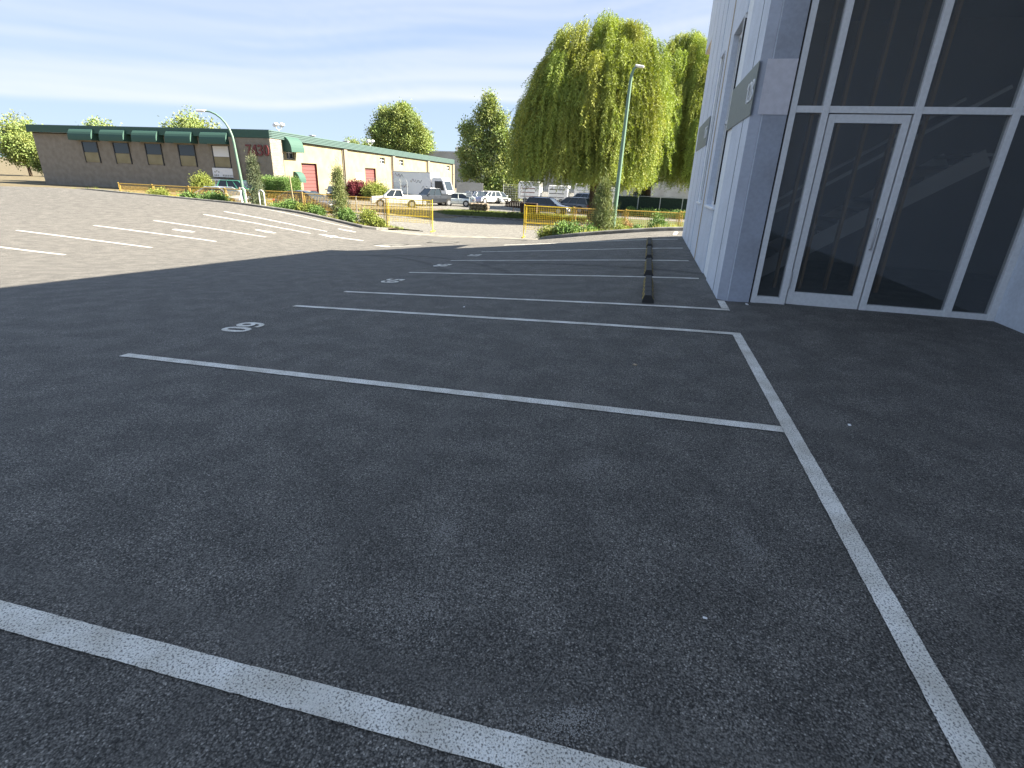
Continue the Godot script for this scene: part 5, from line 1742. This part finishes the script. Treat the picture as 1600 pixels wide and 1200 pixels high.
	for k in sp.size():
		var a: Array = sp[k]
		var red := k == 7
		shrub("bed_shrub", lab[k], on(a[0], a[1], 0.06), Vector3(a[2], a[3], a[2] * 0.8), leafy(0.26, 0.16, 0.06) if red else (m_shrub if k % 3 else m_lime), broad if k % 2 else small, 110, 0.34, 200 + k, "shrubs in the planting beds")
	# weeds and ground cover over both beds
	for side in 2:
		var places := []; var tints := []
		rng.seed = 900 + side
		for k in 1500:
			var x := rng.randf_range(-3.6, 6.0) if side == 0 else rng.randf_range(-36.0, -14.4)
			var z := rng.randf_range(-29.5, -21.2) if side == 0 else rng.randf_range(-31.5, -27.0)
			if side == 0 and x < -3.0 and z > -23.0: continue
			if side == 1 and z > -27.6 and x < -25.0: continue
			var g := rng.randf()
			places.append(Transform3D(Basis(Vector3.UP, rng.randf() * TAU).scaled(Vector3(1.3, rng.randf_range(0.6, 1.7), 1.3)), on(x, z, 0.07)))
			tints.append(Color(1.1, 1.15, 0.8) * rng.randf_range(0.7, 1.3) if g > 0.35 else Color(1.5, 1.15, 0.75) * rng.randf_range(0.7, 1.2))
		var o := copies("weeds", M.tuft, M.grass, places, tints, self)
		tag(o, ["thin weeds over the right planting bed", "thin weeds over the left planting bed"][side], "weeds")

# ---------- small things ----------
func build_small_things() -> void:
	# wheel stops: black rubber with raised yellow-striped flanks
	var lab := ["nearest black rubber wheel stop with yellow stripes", "second black rubber wheel stop from the camera", "third black rubber wheel stop from the camera", "farthest black rubber wheel stop"]
	for k in 4:
		var z0: float = [-7.78, -10.22, -12.65, -15.05][k]
		var x := 0.16
		var o := thing("wheel_stop", lab[k], "wheel stop", on(x, z0 - 0.92, 0.0), 0.0, "wheel stops in the stalls")
		var sl := gy(x + 0.1, z0 - 0.9) - gy(x - 0.1, z0 - 0.9)
		o.rotation = Vector3((gy(x, z0) - gy(x, z0 - 1.8)) / -1.8, 0, sl / 0.2)
		var st := tool()
		var prof := poly([-0.085, 0.0, 0.085, 0.0, 0.08, 0.025, 0.05, 0.105, 0.04, 0.112, -0.04, 0.112, -0.05, 0.105, -0.08, 0.025])
		prism(st, prof, Transform3D(Basis.IDENTITY, Vector3(0, 0.002, -0.915)), 1.83)
		part("body", st, M.rubber, o)
		for s in [-1.0, 1.0]:
			for j in 5:
				var q := tool()
				var zc := -0.72 + j * 0.36
				var n := Vector3(s * 0.08, 0.03, 0).normalized()
				var e := n * 0.003
				quad(q, Vector3(s * 0.0795, 0.03, zc + 0.02) + e, Vector3(s * 0.0795, 0.03, zc + 0.11) + e, Vector3(s * 0.051, 0.103, zc + 0.02) + e, Vector3(s * 0.051, 0.103, zc - 0.07) + e, n)
				part("yellow_stripe", q, M.yellow, o)
		for j in 4:
			var g := tool()
			box(g, Vector3(0, 0.1145, -0.54 + j * 0.36), Vector3(0.082, 0.006, 0.02))
			part("groove_bar", g, M.gasket, o)
	# litter: a dry leaf, pebbles, all lying in the lot
	rng.seed = 4
	var spots := [[0.06, -4.86, 0.02, "tan dry leaf lying in the stall numbered 60"], [1.55, -8.05, 0.025, "pale pebble at the foot of the entrance wall"], [1.62, -3.95, 0.014, "white pebble right of the painted corner"], [-2.35, -6.9, 0.014, "white pebble in the narrow stripe bay"], [0.42, -1.75, 0.008, "white chip in the near stall"]]
	for k in spots.size():
		var a: Array = spots[k]
		var st := tool()
		box(st, Vector3.ZERO, Vector3(a[2] * 2.2, a[2] * 0.6, a[2] * 1.4), Basis.from_euler(Vector3(0.1, rng.randf() * TAU, 0.05)), a[2] * 0.25)
		var o := single("dry_leaf" if k == 0 else "pebble", st, M.caulk if k == 0 else M.sign_white, a[3], "leaf" if k == 0 else "pebble", "" if k == 0 else "pebbles on the asphalt")
		o.position = on(a[0], a[1], a[2] * 0.3)
	build_person()

# a person standing beyond the left fence, white shirt and dark cap, as one smooth skin
func build_person() -> void:
	var bones := [
		[Vector3(0, 0.93, 0), Vector3(0, 1.38, 0), 0.145, 0.17], [Vector3(-0.13, 1.40, 0), Vector3(0.13, 1.40, 0), 0.08, 0.08], [Vector3(0, 1.42, 0), Vector3(0, 1.58, 0.01), 0.06, 0.055],
		[Vector3(0, 1.60, 0.02), Vector3(0, 1.70, 0.01), 0.085, 0.10], [Vector3(0, 1.63, 0.11), Vector3(0, 1.60, 0.115), 0.018, 0.022],
		[Vector3(-0.10, 0.92, 0), Vector3(-0.12, 0.5, 0.02), 0.10, 0.07], [Vector3(-0.12, 0.5, 0.02), Vector3(-0.13, 0.09, -0.02), 0.066, 0.045], [Vector3(-0.13, 0.05, -0.04), Vector3(-0.14, 0.04, 0.15), 0.045, 0.04],
		[Vector3(0.10, 0.92, 0), Vector3(0.13, 0.5, 0.03), 0.10, 0.07], [Vector3(0.13, 0.5, 0.03), Vector3(0.15, 0.09, 0.0), 0.066, 0.045], [Vector3(0.15, 0.05, -0.02), Vector3(0.17, 0.04, 0.17), 0.045, 0.04],
		[Vector3(-0.20, 1.38, 0), Vector3(-0.27, 1.10, 0.02), 0.055, 0.045], [Vector3(-0.27, 1.10, 0.02), Vector3(-0.22, 0.88, 0.14), 0.042, 0.032],
		[Vector3(0.20, 1.38, 0), Vector3(0.28, 1.11, 0.0), 0.055, 0.045], [Vector3(0.28, 1.11, 0.0), Vector3(0.28, 0.88, 0.12), 0.042, 0.032]]
	for s in [-1.0, 1.0]:
		var hnd := Vector3(-0.21, 0.83, 0.17) if s < 0.0 else Vector3(0.28, 0.83, 0.15)
		bones.append([hnd + Vector3(0, 0.04, -0.02), hnd - Vector3(0, 0.03, 0), 0.036, 0.036])
		for f in 4: bones.append([hnd + Vector3((f - 1.5) * 0.019, -0.03, 0.0), hnd + Vector3((f - 1.5) * 0.021, -0.10 + 0.012 * absf(f - 1.5), 0.03), 0.011, 0.009])
		bones.append([hnd + Vector3(-s * 0.03, 0.01, 0.01), hnd + Vector3(-s * 0.055, -0.035, 0.035), 0.012, 0.01])
	var o := thing("person", "person in a white shirt and dark cap standing on the street beyond the left fence", "person", Vector3(-35.6, -2.0, -42.5), 0.4)
	part("body", skin(bones, 0.022, 0.04), mat(0.36, 0.22, 0.15, 0.6), o)
	var shirt := []
	for i in [0, 1, 11, 13]:
		var b: Array = bones[i].duplicate(); b[2] += 0.018; b[3] += 0.018; shirt.append(b)
	part("shirt", skin(shirt, 0.024, 0.04), M.sign_white, o)
	var legs := []
	for i in [5, 6, 8, 9]:
		var b: Array = bones[i].duplicate(); b[2] += 0.016; b[3] += 0.016; legs.append(b)
	legs.append([Vector3(0, 0.93, 0), Vector3(0, 1.0, 0), 0.15, 0.15])
	part("trousers", skin(legs, 0.024, 0.04), mat(0.04, 0.05, 0.08, 0.8), o)
	part("cap", skin([[Vector3(0, 1.735, 0.0), Vector3(0, 1.75, 0.0), 0.10, 0.085], [Vector3(0, 1.72, 0.08), Vector3(0, 1.715, 0.16), 0.03, 0.02]], 0.018, 0.02), M.dark_trim, o)

# smooth union of tapered capsules, meshed as surface nets
func skin(bones: Array, cell: float, blend: float) -> SurfaceTool:
	var field := {}
	var pad := 2
	for b in bones:
		var r := maxf(b[2], b[3]) + blend
		var lo: Vector3 = b[0].min(b[1]) - Vector3.ONE * (r + pad * cell); var hi: Vector3 = b[0].max(b[1]) + Vector3.ONE * (r + pad * cell)
		var li := Vector3i((lo / cell).floor()); var hi_ := Vector3i((hi / cell).ceil())
		var ab: Vector3 = b[1] - b[0]
		var den := maxf(ab.length_squared(), 1e-9)
		for x in range(li.x, hi_.x + 1):
			for y in range(li.y, hi_.y + 1):
				for z in range(li.z, hi_.z + 1):
					var key := Vector3i(x, y, z)
					var p := Vector3(key) * cell
					var t := clampf((p - b[0]).dot(ab) / den, 0.0, 1.0)
					var d: float = p.distance_to(b[0] + ab * t) - lerpf(b[2], b[3], t)
					if field.has(key):
						var e: float = field[key]
						var k := maxf(blend * 0.5 - absf(d - e), 0.0) / (blend * 0.5)
						field[key] = minf(d, e) - k * k * blend * 0.125
					else:
						field[key] = d
	var verts := {}
	for key in field:
		var sum := Vector3.ZERO; var n := 0
		var whole := true
		var v := []
		for c in 8:
			var q: Vector3i = key + Vector3i(c & 1, (c >> 1) & 1, (c >> 2) & 1)
			if not field.has(q): whole = false; break
			v.append(field[q])
		if not whole: continue
		for e in [[0, 1], [2, 3], [4, 5], [6, 7], [0, 2], [1, 3], [4, 6], [5, 7], [0, 4], [1, 5], [2, 6], [3, 7]]:
			var a: float = v[e[0]]; var b: float = v[e[1]]
			if (a < 0.0) == (b < 0.0): continue
			var t := a / (a - b)
			sum += Vector3(e[0] & 1, (e[0] >> 1) & 1, (e[0] >> 2) & 1).lerp(Vector3(e[1] & 1, (e[1] >> 1) & 1, (e[1] >> 2) & 1), t); n += 1
		if n: verts[key] = (Vector3(key) + sum / n) * cell
	var st := tool()
	var axes := [Vector3i(1, 0, 0), Vector3i(0, 1, 0), Vector3i(0, 0, 1)]
	var grad := func(p: Vector3i) -> Vector3:
		var g := Vector3.ZERO
		for i in 3: g[i] = field.get(p + axes[i], 0.5) - field.get(p - axes[i], 0.5)
		return g.normalized()
	for key in field:
		for i in 3:
			var other: Vector3i = key + axes[i]
			if not field.has(other) or (field[key] < 0.0) == (field[other] < 0.0): continue
			var u: Vector3i = axes[(i + 1) % 3]; var w: Vector3i = axes[(i + 2) % 3]
			var ks := [key, key - u, key - u - w, key - w]
			if not ks.all(func(q): return verts.has(q)): continue
			var n: Vector3 = (Vector3(axes[i]) * (1.0 if field[key] < 0.0 else -1.0))
			var ns := []
			for q in ks:
				var gg: Vector3 = grad.call(q)
				ns.append((gg if gg.length() > 0.5 else n))
			tri(st, verts[ks[0]], verts[ks[1]], verts[ks[2]], ns[0], ns[1], ns[2])
			tri(st, verts[ks[0]], verts[ks[2]], verts[ks[3]], ns[0], ns[2], ns[3])
	return st
